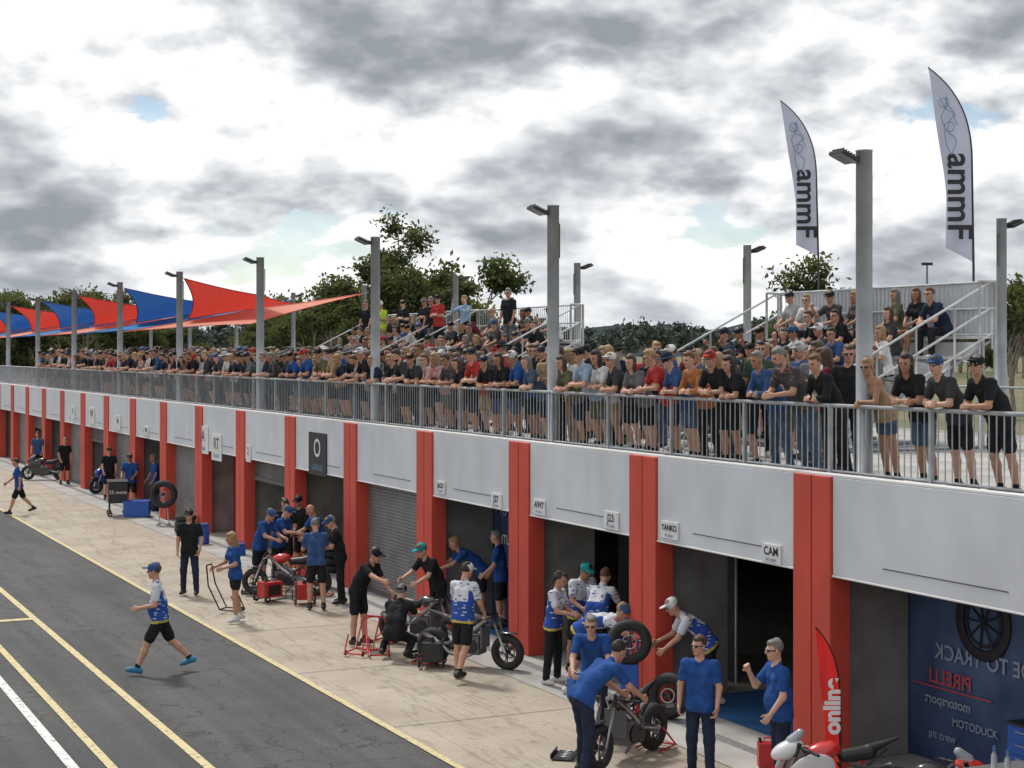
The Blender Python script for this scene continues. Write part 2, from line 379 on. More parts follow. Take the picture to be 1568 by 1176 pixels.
        tb=Wr+fd*.025+w*.025; t1=tb+(fd*.6+w*.75+nrm*.25)*.04; t2=t1+(fd*.85+w*.2+nrm*.45)*.035
        hn+=[rc(tb,t1,.014,.0115,SK,.008),rc(t1,t2,.0115,.0095,SK,.004)]
        parts.append(surf(hn,.0065 if not look.get('crowd') else .0085))
    def relabel(c,l):
        l=l.copy(); q=c-P; t=q@u1; near=np.linalg.norm(q,axis=1)<.24
        m=near&((l==TR_)|(l==PA)); l[m&(t>-.085)]=TR_; l[m&(t<=-.085)]=PA
        n_=c-NB; lat=np.abs(n_[:,1]); tn=n_@u2+.55*(n_@f2)
        m=((l==TR_)|(l==NKL))&(lat<.085)&(np.linalg.norm(n_,axis=1)<.16); sk=m&(tn>.028+lat*.35)
        l[m&~sk]=TR_; l[sk]=SK; l[l==NKL]=SK
        m=l==TR_; tw_=(c-W)@u2; lat=np.abs(c[:,1])
        l[m]=SH; low=m&((tw_<.05)&(t<.26)); l[low]=S2; l[m&(lat>.135)&(tw_<.22)]=S2; l[m&near&(t<-.045)]=S3
        return l
    parts.append(surf(pr,h,.0035,relabel))
    ca,sa_=math.cos(hp_),math.sin(hp_); cy,sy=math.cos(hy),math.sin(hy)
    Rm=np.array([[cy*ca,-sy,cy*sa_],[sy*ca,cy,sy*sa_],[-sa_,0,ca]])
    HC=NK+Rm@np.array([.03,0,.105])
    hs=[el((-.012,0,.028),(.094,.074,.098),SK,.02),el((.018,0,-.035),(.072,.058,.08),SK,.03),
        rc((.055,0,-.098),(.06,0,-.1),.022,.02,SK,.03),rc((.088,0,.012),(.106,0,-.024),.008,.013,SK,.008),
        rc((.074,.035,.022),(.083,0,.024),.011,.011,SK,.01),rc((.074,-.035,.022),(.083,0,.024),.011,.011,SK,.01),
        el((-.005,.078,-.012),(.02,.009,.032),SK,.006),el((-.005,-.078,-.012),(.02,.009,.032),SK,.006),
        el((.085,0,-.062),(.009,.024,.007),LP,.004),
        rc((-.02,0,-.06),(-.035,0,-.15),.054,.053,SK,.03)]
    if look.get('glasses'): hs+=[el((.088,s*.032,.003),(.013,.03,.018),DK,.004) for s in (1,-1)]+[rc((.07,s*.065,.008),(-.01,s*.08,.005),.007,.006,DK,.004) for s in (1,-1)]
    else: hs+=[el((.082,s*.031,.002),(.009,.014,.007),DK,.003) for s in (1,-1)]
    hr=look.get('hair','short')
    if hr!='bald':
        hs+=[el((-.028,0,.040),(.094,.081,.090),HA,.008),el((.012,.01,.088),(.075,.062,.042),HA,.01),el((-.05,-.02,.10),(.05,.05,.04),HA,.01)]
    if hr=='beard': hs+=[el((.03,0,-.085),(.055,.052,.045),HA,.01)]
    if hr=='long': hs+=[rc((-.05,0,.03),(-.075,0,-.2),.082,.06,HA,.03)]+[rc((-.02,s*.06,.03),(-.02,s*.07,-.18),.04,.03,HA,.03) for s in (1,-1)]
    if hr=='pony': hs+=[rc((-.11,0,.05),(-.15,0,-.12),.035,.02,HA,.02)]
    ht=look.get('hat')
    if ht=='cap': hs+=[el((-.008,0,.052),(.105,.09,.085),HT,.006),el((.115,0,.055),(.075,.068,.012),HT,.01)]
    if ht=='backcap': hs+=[el((-.008,0,.052),(.105,.09,.085),HT,.006),el((-.125,0,.045),(.07,.066,.012),HT,.01)]
    if ht=='wide': hs+=[el((-.005,0,.062),(.105,.09,.095),HT,.012),el((0,0,.055),(.20,.185,.013),HT,.01)]
    if ht=='phones': hs+=[el((-.01,s*.09,-.005),(.04,.025,.045),DK,.005) for s in (1,-1)]+[rc((-.01,.09,.03),(-.01,.06,.125),.01,.01,DK,.005),rc((-.01,-.09,.03),(-.01,-.06,.125),.01,.01,DK,.005),rc((-.01,.06,.125),(-.01,-.06,.125),.01,.01,DK,.005)]
    V,Q,l=surf(hs,.0085 if not look.get('crowd') else .0105)
    V=(V@Rm.T.astype(np.float32)+HC.astype(np.float32)).astype(np.float32)
    parts.append((V,Q,l))
    V,Q,l=merge(parts)
    V[:,2]-=min(feet)
    return mesh_np("figure",V,Q,l,[M['white']]*11,True)

def cloth(name,col,v=.25): return mat(name,col,.85,var=v,vscale=8,spec=.2,detail=2)
SKINS=[mat("skin_%d"%i,c,.55) for i,c in enumerate([(.50,.27,.18),(.42,.22,.14),(.55,.32,.23),(.36,.18,.11),(.47,.25,.17)])]
HAIRS=[mat("hair_%d"%i,c,.6) for i,c in enumerate([(.02,.014,.01),(.06,.035,.018),(.28,.18,.08),(.16,.15,.14),(.10,.045,.02)])]
LIP=mat("lip",(.36,.13,.10),.5); EYE=mat("eye_dark",(.02,.018,.018),.25)
BLK=cloth("black_cloth",(.016,.017,.02)); NAV=cloth("navy_cloth",(.02,.028,.055)); GRY=cloth("grey_cloth",(.14,.15,.16)); LGR=cloth("light_grey_cloth",(.36,.37,.38))
CHA=cloth("charcoal_cloth",(.045,.045,.05))
WHT=cloth("white_cloth",(.62,.62,.62)); BLU=cloth("blue_cloth",(.04,.09,.22)); ROY=cloth("royal_blue_cloth",(.02,.075,.27)); RED=cloth("red_cloth",(.42,.04,.035))
TAN=cloth("tan_cloth",(.36,.25,.15)); GRN=cloth("green_cloth",(.05,.09,.06)); DEN=cloth("denim_cloth",(.07,.11,.17)); MAR=cloth("maroon_cloth",(.16,.03,.04)); LBL=cloth("pale_blue_cloth",(.3,.42,.55)); TEA=cloth("teal_cloth",(.02,.28,.28)); ORG=cloth("rust_cloth",(.42,.16,.06)); PNK=cloth("pink_cloth",(.5,.28,.28)); OLV=cloth("olive_cloth",(.12,.12,.07))
HIV=cloth("lime_cloth",(.45,.6,.08)); YEL=cloth("yellow_cloth",(.55,.45,.08))
def logo_cloth(name,base,ink):
    m=cloth(name,base); nt=m.node_tree; b=nt.nodes["Principled BSDF"]
    tc=N(nt,"ShaderNodeTexCoord"); mp=N(nt,"ShaderNodeMapping"); mp.inputs["Scale"].default_value=(7,7,22); nt.links.new(tc.outputs["Object"],mp.inputs[0])
    v=N(nt,"ShaderNodeTexVoronoi",feature='F1',distance='CHEBYCHEV'); v.inputs["Scale"].default_value=1; v.inputs["Randomness"].default_value=.6; nt.links.new(mp.outputs[0],v.inputs["Vector"])
    c=mixc(nt,ramp(nt,v.outputs["Distance"],[(.20,(1,1,1)),(.21,(0,0,0))]),base,ink); nt.links.new(c,b.inputs["Base Color"]); return m
TWH=logo_cloth("white_sponsor_cloth",(.60,.62,.66),(.05,.10,.32)); TBL=logo_cloth("blue_sponsor_cloth",(.03,.08,.34),(.5,.52,.56))
PLAID=logo_cloth("printed_shirt_cloth",(.06,.06,.065),(.28,.10,.08))
WSHO=mat("white_shoe",(.55,.55,.55),.6); BSHO=mat("black_shoe",(.02,.02,.02),.6); BLSH=mat("blue_shoe",(.03,.2,.35),.6)
TEAM='team'
YAWC=-115.8
_cache={}
def person(name,x,y,face,pose,look,cols,z=0.02,scale=1.04,key=None,yaw=None):
    if key is not None and key in _cache: me=_cache[key]
    else:
        me=person_mesh(pose,look,look.get('h',.013))
        if key is not None: _cache[key]=me
    rz=R(YAWC+face) if yaw is None else R(yaw)
    o=add(name,me,(x,y,z),rz,scale)
    c=dict(skin=random.choice(SKINS),shirt=BLK,pants=BLK,shoes=BSHO,hair=random.choice(HAIRS),hat=BLK,sock=BLK); c.update(cols)
    s1=c['shirt']; s2=s3=s1
    if s1==TEAM: s1,s2,s3=TWH,TBL,YEL
    for i,m in enumerate([c['skin'],s1,c['pants'],c['shoes'],c['hair'],c['hat'],EYE,c['sock'],LIP,s2,s3]):
        o.material_slots[i].link='OBJECT'; o.material_slots[i].material=m
    return o

# ------------------------------------------------------------------ ground, lane
def sheet(name,x0,x1,y0,y1,z,m,parent=None,th=None):
    b=MB(); b.poly([(x0,y0,z),(x1,y0,z),(x1,y1,z),(x0,y1,z)],m); return b.obj(name,parent)
sheet("ground",-3000,3000,-3000,3000,-.02,'grass')
sheet("pit_lane_road",-14,8.4,-40,260,-.012,'asphalt')
sheet("paddock_ground",22.4,75,-40,120,-.012,'paddock')
ap=empty("pit_apron")
sheet("apron_surface",8.4,11.55,-40,260,-.006,'apron',ap)
b=MB()
for k in range(-6,40):
    y=C0+CW/2+k*L*1.0
    b.poly([(8.52,y-.008,.0),(11.55,y-.008,.0),(11.55,y+.008,.0),(8.52,y+.008,.0)],'groove')
b.obj("expansion_joints",ap)
b=MB(); b.box((11.55,-40,-.03),(12.18,260,.012),'slab'); b.box((12.18,-40,-.03),(12.36,260,.006),'drain'); b.box((12.36,-40,-.03),(D+.3,260,.016),'slab')
b.obj("footing_strip",ap)
ln=empty("lane_markings")
for nm,xc,w,m in (("yellow_line_a",8.45,.11,'yellow'),("yellow_line_b",5.58,.13,'yellow'),("yellow_line_c",4.47,.12,'yellow'),("white_line",4.02,.14,'white_line'),("white_line_far",-8,.14,'white_line')):
    sheet(nm,xc-w/2,xc+w/2,-40,260,-.001 if xc!=8.45 else .002,m,ln)
sheet("cross_line",4.53,5.515,33.2,33.45,-.001,'yellow',ln)
sheet("cross_line_b",4.53,5.515,8.2,8.4,-.001,'yellow',ln)

# ------------------------------------------------------------------ building
bd=empty("pit_garage_building",(D,20,0))
def bobj(mb,name,bevel=0):
    o=mb.obj(name,None,bevel=bevel); o.parent=bd; o.matrix_parent_inverse=Matrix.Translation((-D,-20,0)); return o
KS=range(-5,22)
Y0=C0-5*L-.2; Y1=C0+21*L+CW
b=MB(); bc=MB(); bg=MB(); bp=MB()
for k in KS:
    y=C0+k*L; h=CW/2
    bc.box((D-.035,y,.016),(D+.284,y+h-.012,ZD+.004),'red'); bc.box((D-.035,y+h+.012,.016),(D+.284,y+CW,ZD+.004),'red')
    bg.box((D-.01,y+h-.012,.016),(D+.2,y+h+.012,ZD-.01),'redgroove')
    ya=y+CW; yb=C0+(k+1)*L
    if k<21:
        b.box((D,ya+.012,ZF),(D+.2,yb-.012,ZD),'fascia')
        bg.box((D+.02,ya,ZF+.01),(D+.19,ya+.012,ZD-.01),'groove'); bg.box((D+.02,yb-.012,ZF+.01),(D+.19,yb,ZD-.01),'groove')
        bg.box((D-.005,ya+.35,ZF+.185),(D-.001,yb-1.0,ZF+.2),'groove')
        b.box((D-.012,ya+.002,ZF-.03),(D+.03,yb-.002,ZF-.002),'cap')
    bp.box((D+.284,y+.25,.016),(D+1.42,y+CW-.1,3.4),'concrete')
bobj(b,"fascia_panels",.008); bobj(bc,"red_columns",.012); bobj(bg,"shadow_gaps"); bobj(bp,"concrete_piers",.01)
b=MB(); b.box((D+.2,Y0,3.42),(22.4,Y1,FLOOR),'slab'); b.box((D+.003,Y0,ZD+.005),(D+.197,Y1,ZD+.03),'cap')
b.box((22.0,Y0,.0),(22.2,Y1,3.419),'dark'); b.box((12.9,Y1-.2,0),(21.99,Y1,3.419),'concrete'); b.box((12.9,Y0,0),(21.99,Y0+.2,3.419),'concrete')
b.box((D+.3,Y0,-.03),(22,Y1,.014),'slab')
bobj(b,"slab_and_rear_walls")
def shutter(k,bottom=.02):
    b=MB(); ya=C0+(k-1)*L+CW+.01; yb=C0+k*L-.01; x=D+.27
    n=34; hh=(ZF-bottom)/n
    for i in range(n):
        z=bottom+i*hh
        prof=[(x,z),(x-.012,z+hh*.25),(x-.012,z+hh*.7),(x+.008,z+hh)]
        for (xa,za),(xb,zb) in zip(prof[:-1],prof[1:]): b.poly([(xa,yb,za),(xa,ya,za),(xb,ya,zb),(xb,yb,zb)],'roller')
    b.box((x-.04,ya,bottom-.02),(x-.014,yb,bottom+.07),'groove')
    bobj(b,"roller_shutter")
for k in (4,8,10,12,15,17,19): shutter(k)
for k in (6,11,14): shutter(k,1.9)
def ybay(k): return C0+(k-1)*L+CW, C0+k*L
def curtain(k,m,depth=1.45,frac=(0,1),z1=2.9):
    ya,yb=ybay(k); w=yb+.3-ya
    e=empty("printed_garage_banner",(0,0,0)); b=MB(); x=D+depth
    y0=ya+w*frac[0]; y1=ya+w*frac[1]; n=40
    for i in range(n):
        a=y0+(y1-y0)*i/n; c=y0+(y1-y0)*(i+1)/n
        xa=x+.015*math.sin(i*.9); xc=x+.015*math.sin((i+1)*.9)
        b.poly([(xc,c,.03),(xa,a,.03),(xa,a,z1),(xc,c,z1)],m,True)
    b.tube([(x,y0,z1+.02),(x,y1,z1+.02)],.025,'alu'); b.tube([(x+.03,y0,.0),(x+.03,y0,z1)],.025,'alu'); b.tube([(x+.03,y1,.0),(x+.03,y1,z1)],.025,'alu')
    b.obj("cloth",e); return e,x-.03,y0,y1
e,x,y0,y1=curtain(0,'bluebanner')
text("RIDE TO TRACK","print",wallmx(x,y1-1.55,1.45,True),.27,'paleprint',e,.004)
text("PIRELLI","print",wallmx(x,y1-.85,1.12,True),.26,'redprint',e,.006)
b=MB(); b.box((x-.004,y1-1.6,.98),(x-.001,y1-.15,1.0),'redprint'); b.obj("printed_rule",e)
text("motorsport","print",wallmx(x,y1-.8,.83,True),.18,'paleprint',e,.003)
text("MOTODUCK","print",wallmx(x,y1-1.3,.6,False),.14,'paleprint',e,.002)
text("pit crew","print",wallmx(x,y1-.7,.38,False),.15,'paleprint',e,.002)
b=MB(); cy,cz=y1-1.45,1.95
b.torus((x,cy,cz),(1,0,0),.42,.07,'ink',n=36,m=8,flat=.08); b.torus((x,cy,cz),(1,0,0),.30,.02,'ink',n=36,m=8,flat=.2)
for i in range(9):
    a=i*2*math.pi/9; b.tube([(x,cy,cz),(x,cy+.38*math.cos(a),cz+.38*math.sin(a))],.014,'ink',n=5)
b.obj("printed_wheel",e)
e,x,y0,y1=curtain(3,'bluebanner',1.45,(.35,1)); text("MOTO","print",wallmx(x,y1-.7,2.15),.36,'paleprint',e,.006); text("PITLINE","print",wallmx(x,y1-.75,1.55),.26,'white',e,.006); text("racing","print",wallmx(x,y1-.75,1.1),.22,'yellow',e,.003)
e,x,y0,y1=curtain(7,'redbanner',1.0); text("RACE","print",wallmx(x,y1-1.5,1.9),.5,'white',e,.01); text("TEAM","print",wallmx(x,y1-1.5,1.3),.5,'white',e,.01)
e,x,y0,y1=curtain(9,'bluebanner',1.2); text("GARAGE","print",wallmx(x,y1-1.5,1.9),.4,'white',e,.01)
e,x,y0,y1=curtain(13,'bluebanner',1.2)
e,x,y0,y1=curtain(5,'dark',3.0); text("C","print",wallmx(x,y1-1.3,2.0),.9,'redprint',e,.01)
e,x,y0,y1=curtain(2,'dark',1.9,(.0,.98)); text("DAINM","print",wallmx(x,y1-1.6,2.2),.3,'paleprint',e,.006)
b=MB(); b.box((x-.02,y1-2.4,1.25),(x-.01,y1-.9,1.65),'yellow'); b.box((x-.02,y1-2.4,1.67),(x-.01,y1-.9,1.78),'bluebanner'); b.obj("colour_band",e)
e,x,y0,y1=curtain(1,'dark',3.4,(.1,.95)); b=MB(); b.box((x-.02,y1-1.6,1.2),(x-.01,y1-.5,1.9),'bluebanner'); b.box((x-.02,y1-.45,.4),(x-.01,y1-.25,2.4),'plate'); b.box((x-.02,y1-2.1,.5),(x-.01,y1-1.85,2.2),'panelwhite'); b.box((x-.25,y1-1.7,1.0),(x-.03,y1-.5,1.05),'alu'); b.obj("panels",e)
for k in (1,3,9):
    ya,yb=ybay(k); sheet("blue_floor_mat",D+.35,D+(1.8 if k!=1 else 3.3),ya+.1,yb+.2,.02,'bluemat')
def cabinet(x,y,m='toolblue',rz=0):
    b=MB(); b.box((-.25,-.4,.12),(.25,.4,.95),m); b.box((-.27,-.42,.95),(.27,.42,.98),'black')
    for i in range(5):
        z=.16+i*.155; b.box((-.262,-.37,z),(-.251,.37,z+.135),m); b.box((-.285,-.25,z+.1),(-.264,.25,z+.115),'chrome')
    for a in (-.18,.18):
        for c in (-.32,.32): b.torus((a,c,.06),(0,1,0),.04,.018,'rubber',n=12,m=6)
    b.obj("tool_cabinet",None,(x,y,.02),rz,.006)
cabinet(D+1.1,C0-2.6,'toolblue'); cabinet(D+2.9,C0+2.4,'genred'); cabinet(D+1.5,C0+L+3.0,'toolblue'); cabinet(D+1.9,C0+6*L-1.5,'toolblue'); cabinet(D+.75,C0+9*L-1.4,'toolblue')
def tyre_stack(x,y,n):
    b=MB()
    for i in range(n): b.torus((random.uniform(-.02,.02),random.uniform(-.02,.02),.09+i*.175),(0,0,1),.235,.083,'rubber',n=28,m=10,flat=1.05)
    b.obj("tyre_stack",None,(x,y,.015))
tyre_stack(D+.65,C0+5*L-1.0,4); tyre_stack(12.2,C0+7*L+.4,3); tyre_stack(D+.7,C0+11*L-2.4,4); tyre_stack(D+.75,C0+2*L-.6,3)

def plate(y,z,w,h,t1,t2=None,dark=False):
    e=empty("number_plate_sign" if w<.7 else "garage_sign",(0,0,0)); b=MB()
    b.box((D-.03,y-w/2,z-h/2),(D-.004,y+w/2,z+h/2),'ink' if dark else 'plate'); b.obj("board",e,bevel=.003)
    text(t1,"lettering",wallmx(D-.034,y,z+h*.12),min(h*.6,w*1.25/len(t1)),'plate' if dark else 'ink',e,.004)
    if t2: text(t2,"small_lettering",wallmx(D-.034,y,z-h*.32),h*.2,'greyink',e,.001)
for y,z,w,h,t in ((29.19,2.66,.40,.24,"JACK"),(26.66,2.6,.42,.27,"J27"),(24.93,2.64,.42,.26,"AW7"),(22.43,2.64,.46,.28,"J23"),(20.67,2.66,.48,.26,"YANKO"),(18.07,2.60,.42,.26,"CAM")): plate(y,z,w,h,t,"PIT CREW")
plate(46.6,2.75,1.0,.8,"A","TEAM");plate(45.2,2.6,1.0,.75,"RT","RACING"); plate(53.7,2.7,.6,.3,"R66"); plate(51.5,2.7,.6,.3,"M4"); plate(58.0,2.8,.8,.5,"44"); plate(62.5,2.9,.9,.6,"N9"); plate(42.1,2.6,.4,.45,"2"); plate(66.2,2.9,.8,.5,"K")
plate(36.5,2.9,1.25,1.0,"O","GARAGE",True)

# ------------------------------------------------------------------ railing
b=MB(); y=Y0+.5; ye=Y1-.5
b.tube([(RAILX,y,RAILZ-.02),(RAILX,ye,RAILZ-.02)],.026,'steel'); b.tube([(RAILX,y,FLOOR+.12),(RAILX,ye,FLOOR+.12)],.02,'steel',n=6)
yy=y
i=0
while yy<ye:
    if i%16==0:
        b.box((RAILX-.025,yy-.025,FLOOR),(RAILX+.025,yy+.025,RAILZ-.03),'steel'); b.box((RAILX-.06,yy-.06,FLOOR),(RAILX+.06,yy+.06,FLOOR+.012),'steel')
    else: b.tube([(RAILX,yy,FLOOR+.12),(RAILX,yy,RAILZ-.03)],.0085,'steel',n=5,cap=False)
    yy+=.122; i+=1
b.obj("balcony_railing")
b=MB(); b.tube([(21.8,Y0,RAILZ),(21.8,Y1,RAILZ)],.024,'steel')
for i in range(60):
    yy=Y0+i*2.0; b.tube([(21.8,yy,FLOOR),(21.8,yy,RAILZ)],.02,'steel',n=6)
b.tube([(21.8,Y0,4.15),(21.8,Y1,4.15)],.018,'steel')
b.obj("rear_deck_railing")

# ------------------------------------------------------------------ floodlight poles
def pole_mesh(r=.104,top=7.82):
    b=MB(); z0=FLOOR
    b.tube([(0,0,z0),(0,0,top)],r,'pole',n=24)
    b.tube([(0,0,top),(0,0,top+.012)],r+.006,'pole',n=20)
    b.box((-.2,-.2,z0),(.2,.2,z0+.02),'pole')
    for a in (-.15,.15):
        for c in (-.15,.15): b.tube([(a,c,z0+.02),(a,c,z0+.05)],.015,'steel',n=6)
    b.box((-.18,-.03,top-.16),(-.09,.03,top-.08),'black')
    rot=Matrix.Rotation(R(22),3,'Y')
    b.box((-.45,-.14,top-.11),(-.17,.14,top-.065),'black',rot); b.box((-.44,-.125,top-.122),(-.18,.125,top-.114),'glass',rot,((-.31,0,top-.087)))
    for i in range(6): b.box((-.43+i*.045,-.12,top-.06),(-.422+i*.045,.12,top-.03),'black',rot,(-.31,0,top-.087))
    b.tube([(r,0.02,top-.3),(r+.03,0.02,top-.3),(r+.03,0.02,top-.9)],.012,'black',n=6)
    return b.mesh("floodlight_pole")
pm=pole_mesh()
for k in range(-2,10): add("floodlight_pole",pm,(12.96,16.6+8.56*k,0))
pm2=pole_mesh(.095)
for k in range(-2,9): add("floodlight_pole",pm2,(21.9,23.9+8.56*k,0),math.pi)

# ------------------------------------------------------------------ shade sails
def sail(c,m,name="shade_sail",cat=.16):
    b=MB(); n=14; P=[Vector(x) for x in c]; g=[]
    ctr=sum(P,Vector())/4
    for i in range(n+1):
        row=[]
        for j in range(n+1):
            u=i/n; v=j/n; p=(P[0]*(1-u)+P[1]*u)*(1-v)+(P[3]*(1-u)+P[2]*u)*v
            e=(4*u*(1-u))*(1-4*v*(1-v))+(4*v*(1-v))*(1-4*u*(1-u))
            p=p+(ctr-p)*cat*e
            row.append(p)
        g.append(row)
    for i in range(n):
        for j in range(n): b.poly([g[i][j],g[i+1][j],g[i+1][j+1],g[i][j+1]],m,True)
    edge=[g[i][0] for i in range(n+1)]+[g[n][j] for j in range(1,n+1)]+[g[i][n] for i in range(n-1,-1,-1)]+[g[0][j] for j in range(n-1,-1,-1)]
    b.tube(edge,.02,m,n=5,cap=False)
    for q in P: b.tube([q,q+(q-ctr).normalized()*.25],.012,'steel',n=5)
    o=b.obj(name); weld(o); return o
FY=lambda k:16.6+8.56*k
up=['sailred','sailblue']; lo_=['sailpink','sailpale']
for n,k in enumerate(range(4,12)):
    a=FY(k)
    sail([(13.15,a+.15,7.62),(17.6,a+6.4,7.35),(21.7,a+14.6,7.3),(15.6,a+9.0,6.55)],up[n%2],cat=.12)
    sail([(13.15,a+8.4,6.05),(17.2,a+5.6,6.85),(21.7,a+7.0,7.5),(19.2,a+13,6.45)],lo_[n%2],cat=.12)

# ------------------------------------------------------------------ grandstands
def stand_mesh(Ln):
    b=MB()
    for i in range(5):
        x=.1+i*.66; fz=.12+.35*i
        b.box((x,0,fz-.04),(x+.34,Ln,fz),'alu'); b.box((x+.36,0,fz+.36),(x+.64,Ln,fz+.41),'alu'); b.box((x+.36,.0,fz-.03),(x+.37,Ln,fz+.3),'alu')
        for yy in np.arange(.05,Ln+.01,(Ln-.1)/4):
            b.box((x+.45,yy-.025,-.0),(x+.5,yy+.025,fz+.36),'steel')
    for yy in np.arange(.05,Ln+.01,(Ln-.1)/4):
        b.tube([(0,yy,.05),(3.4,yy,1.85)],.03,'steel',n=6); b.tube([(.1,yy,.03),(3.4,yy,.03)],.03,'steel',n=6)
    for yy in (0,Ln):
        for q in (0,.45,.9): b.tube([(.0,yy,.3+q),(3.35,yy,1.95+q),(3.45,yy,1.95+q)],.022,'alu',n=6)
        for i in range(5): b.tube([(.1+i*.82,yy,.1+i*.4),(.1+i*.82,yy,1.25+i*.405)],.02,'alu',n=6)
        b.tube([(3.45,yy,0),(3.45,yy,2.86)],.032,'alu',n=8); b.tube([(3.1,yy,0),(3.1,yy,2.86)],.025,'alu',n=8); b.tube([(3.1,yy,2.86),(3.45,yy,2.86)],.025,'alu',n=8)
    for z in (1.95,2.4,2.86): b.tube([(3.45,0,z),(3.45,Ln,z)],.024,'alu',n=6)
    for i in range(int(Ln/.12)): b.tube([(3.45,i*.12,1.95),(3.45,i*.12,2.86)],.008,'alu',n=4,cap=False)
    return b.mesh("grandstand_bleachers")
sm=stand_mesh(6.3)
SY=[21.6,36.5,44.4]
for y in SY: add("grandstand_bleachers",sm,(16.2,y,FLOOR))
b=MB()
for i in range(50):
    ya=21.7+i*.118; P=[(19.70,ya),(19.70,ya+.06),(19.73,ya+.07),(19.73,ya+.108),(19.70,ya+.118)]
    for (xa,y_a),(xb,y_b) in zip(P[:-1],P[1:]): b.poly([(xa,y_a,5.55),(xb,y_b,5.55),(xb,y_b,6.5),(xa,y_a,6.5)],'panelwhite')
b.obj("ribbed_wind_panel")

# ------------------------------------------------------------------ feather flags
def feather(name,loc,Hh,wd,m,poler,txt,tcol,dirv,lean=0,motif=True,tsize=.5,down=True,tz=.34):
    e=empty(name,loc); b=MB(); n=30
    dv=Vector(dirv)
    def pole(t):
        s=max(0,(t-.5)/.5); off=wd*1.5*s**2.4+lean*t; z=Hh*(t-.05*s**3); return dv*off+Vector((0,0,z))
    def free(t):
        off=wd*(.95)+lean*t+ (wd*.55)*max(0,(t-.3)/.7)**1.3
        z=Hh*(.07+t*.87) if t>0 else Hh*.10
        return dv*off+Vector((0,0,z))
    nrm=Vector((0,0,1)).cross(dv)
    pts=[pole(i/n) for i in range(n+1)]
    cl=[]
    for i in range(n+1):
        t=i/n; t0=.03+t*.97; a=pole(t0)
        c=free(t)
        row=[a.lerp(c,q/6)+nrm*(.05*math.sin(t*9+q*.8)*(q/6)) for q in range(7)]
        if i==n: row=[a]*7
        cl.append(row)
    for i in range(n):
        for q in range(6): b.poly([cl[i][q],cl[i+1][q],cl[i+1][q+1],cl[i][q+1]],m,True)
    b.tube([Vector((0,0,-.75))]+pts,[poler]+[poler*(1-.55*i/n) for i in range(n+1)],'black',n=6)
    o=b.obj("cloth_and_pole",e); weld(o)
    X=Vector((0,0,-1 if down else 1)); view=Vector((-.435,-.9,0))
    Yv=dv if X.cross(dv).dot(view)>0 else dv*-1
    Zv=X.cross(Yv)
    pos=dv*(wd*.52+lean*.3)+Vector((0,0,Hh*tz))+Zv*.07
    mx=Matrix(((X.x,Yv.x,Zv.x,pos.x),(X.y,Yv.y,Zv.y,pos.y),(X.z,Yv.z,Zv.z,pos.z),(0,0,0,1)))
    text(txt,"lettering",mx,tsize,tcol,e,.012)
    if motif:
        b=MB(); c0=dv*(wd*.85)+Vector((0,0,Hh*.70))+Zv*.08
        def q(u,v): return c0+dv*u+Vector((0,0,v))
        def spl(P):
            out=[]
            for i in range(len(P)-1):
                p0,p1,p2,p3=P[max(i-1,0)],P[i],P[i+1],P[min(i+2,len(P)-1)]
                for s in range(5):
                    t=s/5; out.append(tuple(.5*((2*p1[j])+(-p0[j]+p2[j])*t+(2*p0[j]-5*p1[j]+4*p2[j]-p3[j])*t*t+(-p0[j]+3*p1[j]-3*p2[j]+p3[j])*t**3) for j in (0,1)))
            return out+[P[-1]]
        for P_ in ([(-.02,-.62),(-.1,-.35),(.05,-.2),(.0,.0),(-.08,.1),(.04,.25),(.1,.38)],[(-.02,-.62),(.08,-.4),(.1,-.15),(.16,.05),(.1,.2),(.17,.34)],[(-.12,-.1),(-.03,.12),(.08,.2),(.06,.42)]):
            b.tube([q(*p) for p in spl(P_)],.008,'greyink',n=5)
        for cc in ((.02,-.12),(.12,.3)): b.torus(q(*cc),Zv,.085,.007,'greyink',n=20,m=5)
        b.obj("motorbike_line_drawing",e)
    return e
dl=(-.9,.435,0)
feather("feather_flag",(19.75,22.25,6.75),3.72,.5,'flagcloth',.022,"ammF",'ink',dl,.05,True,.62)
feather("feather_flag",(19.75,26.75,7.1),3.4,.46,'flagcloth',.02,"ammF",'ink',dl,.08,True,.56)
feather("red_feather_flag",(12.02,15.85,.03),2.08,.2,'redflag',.018,"online",'white',(-.9,.435,0),0,False,.27,False,.5)

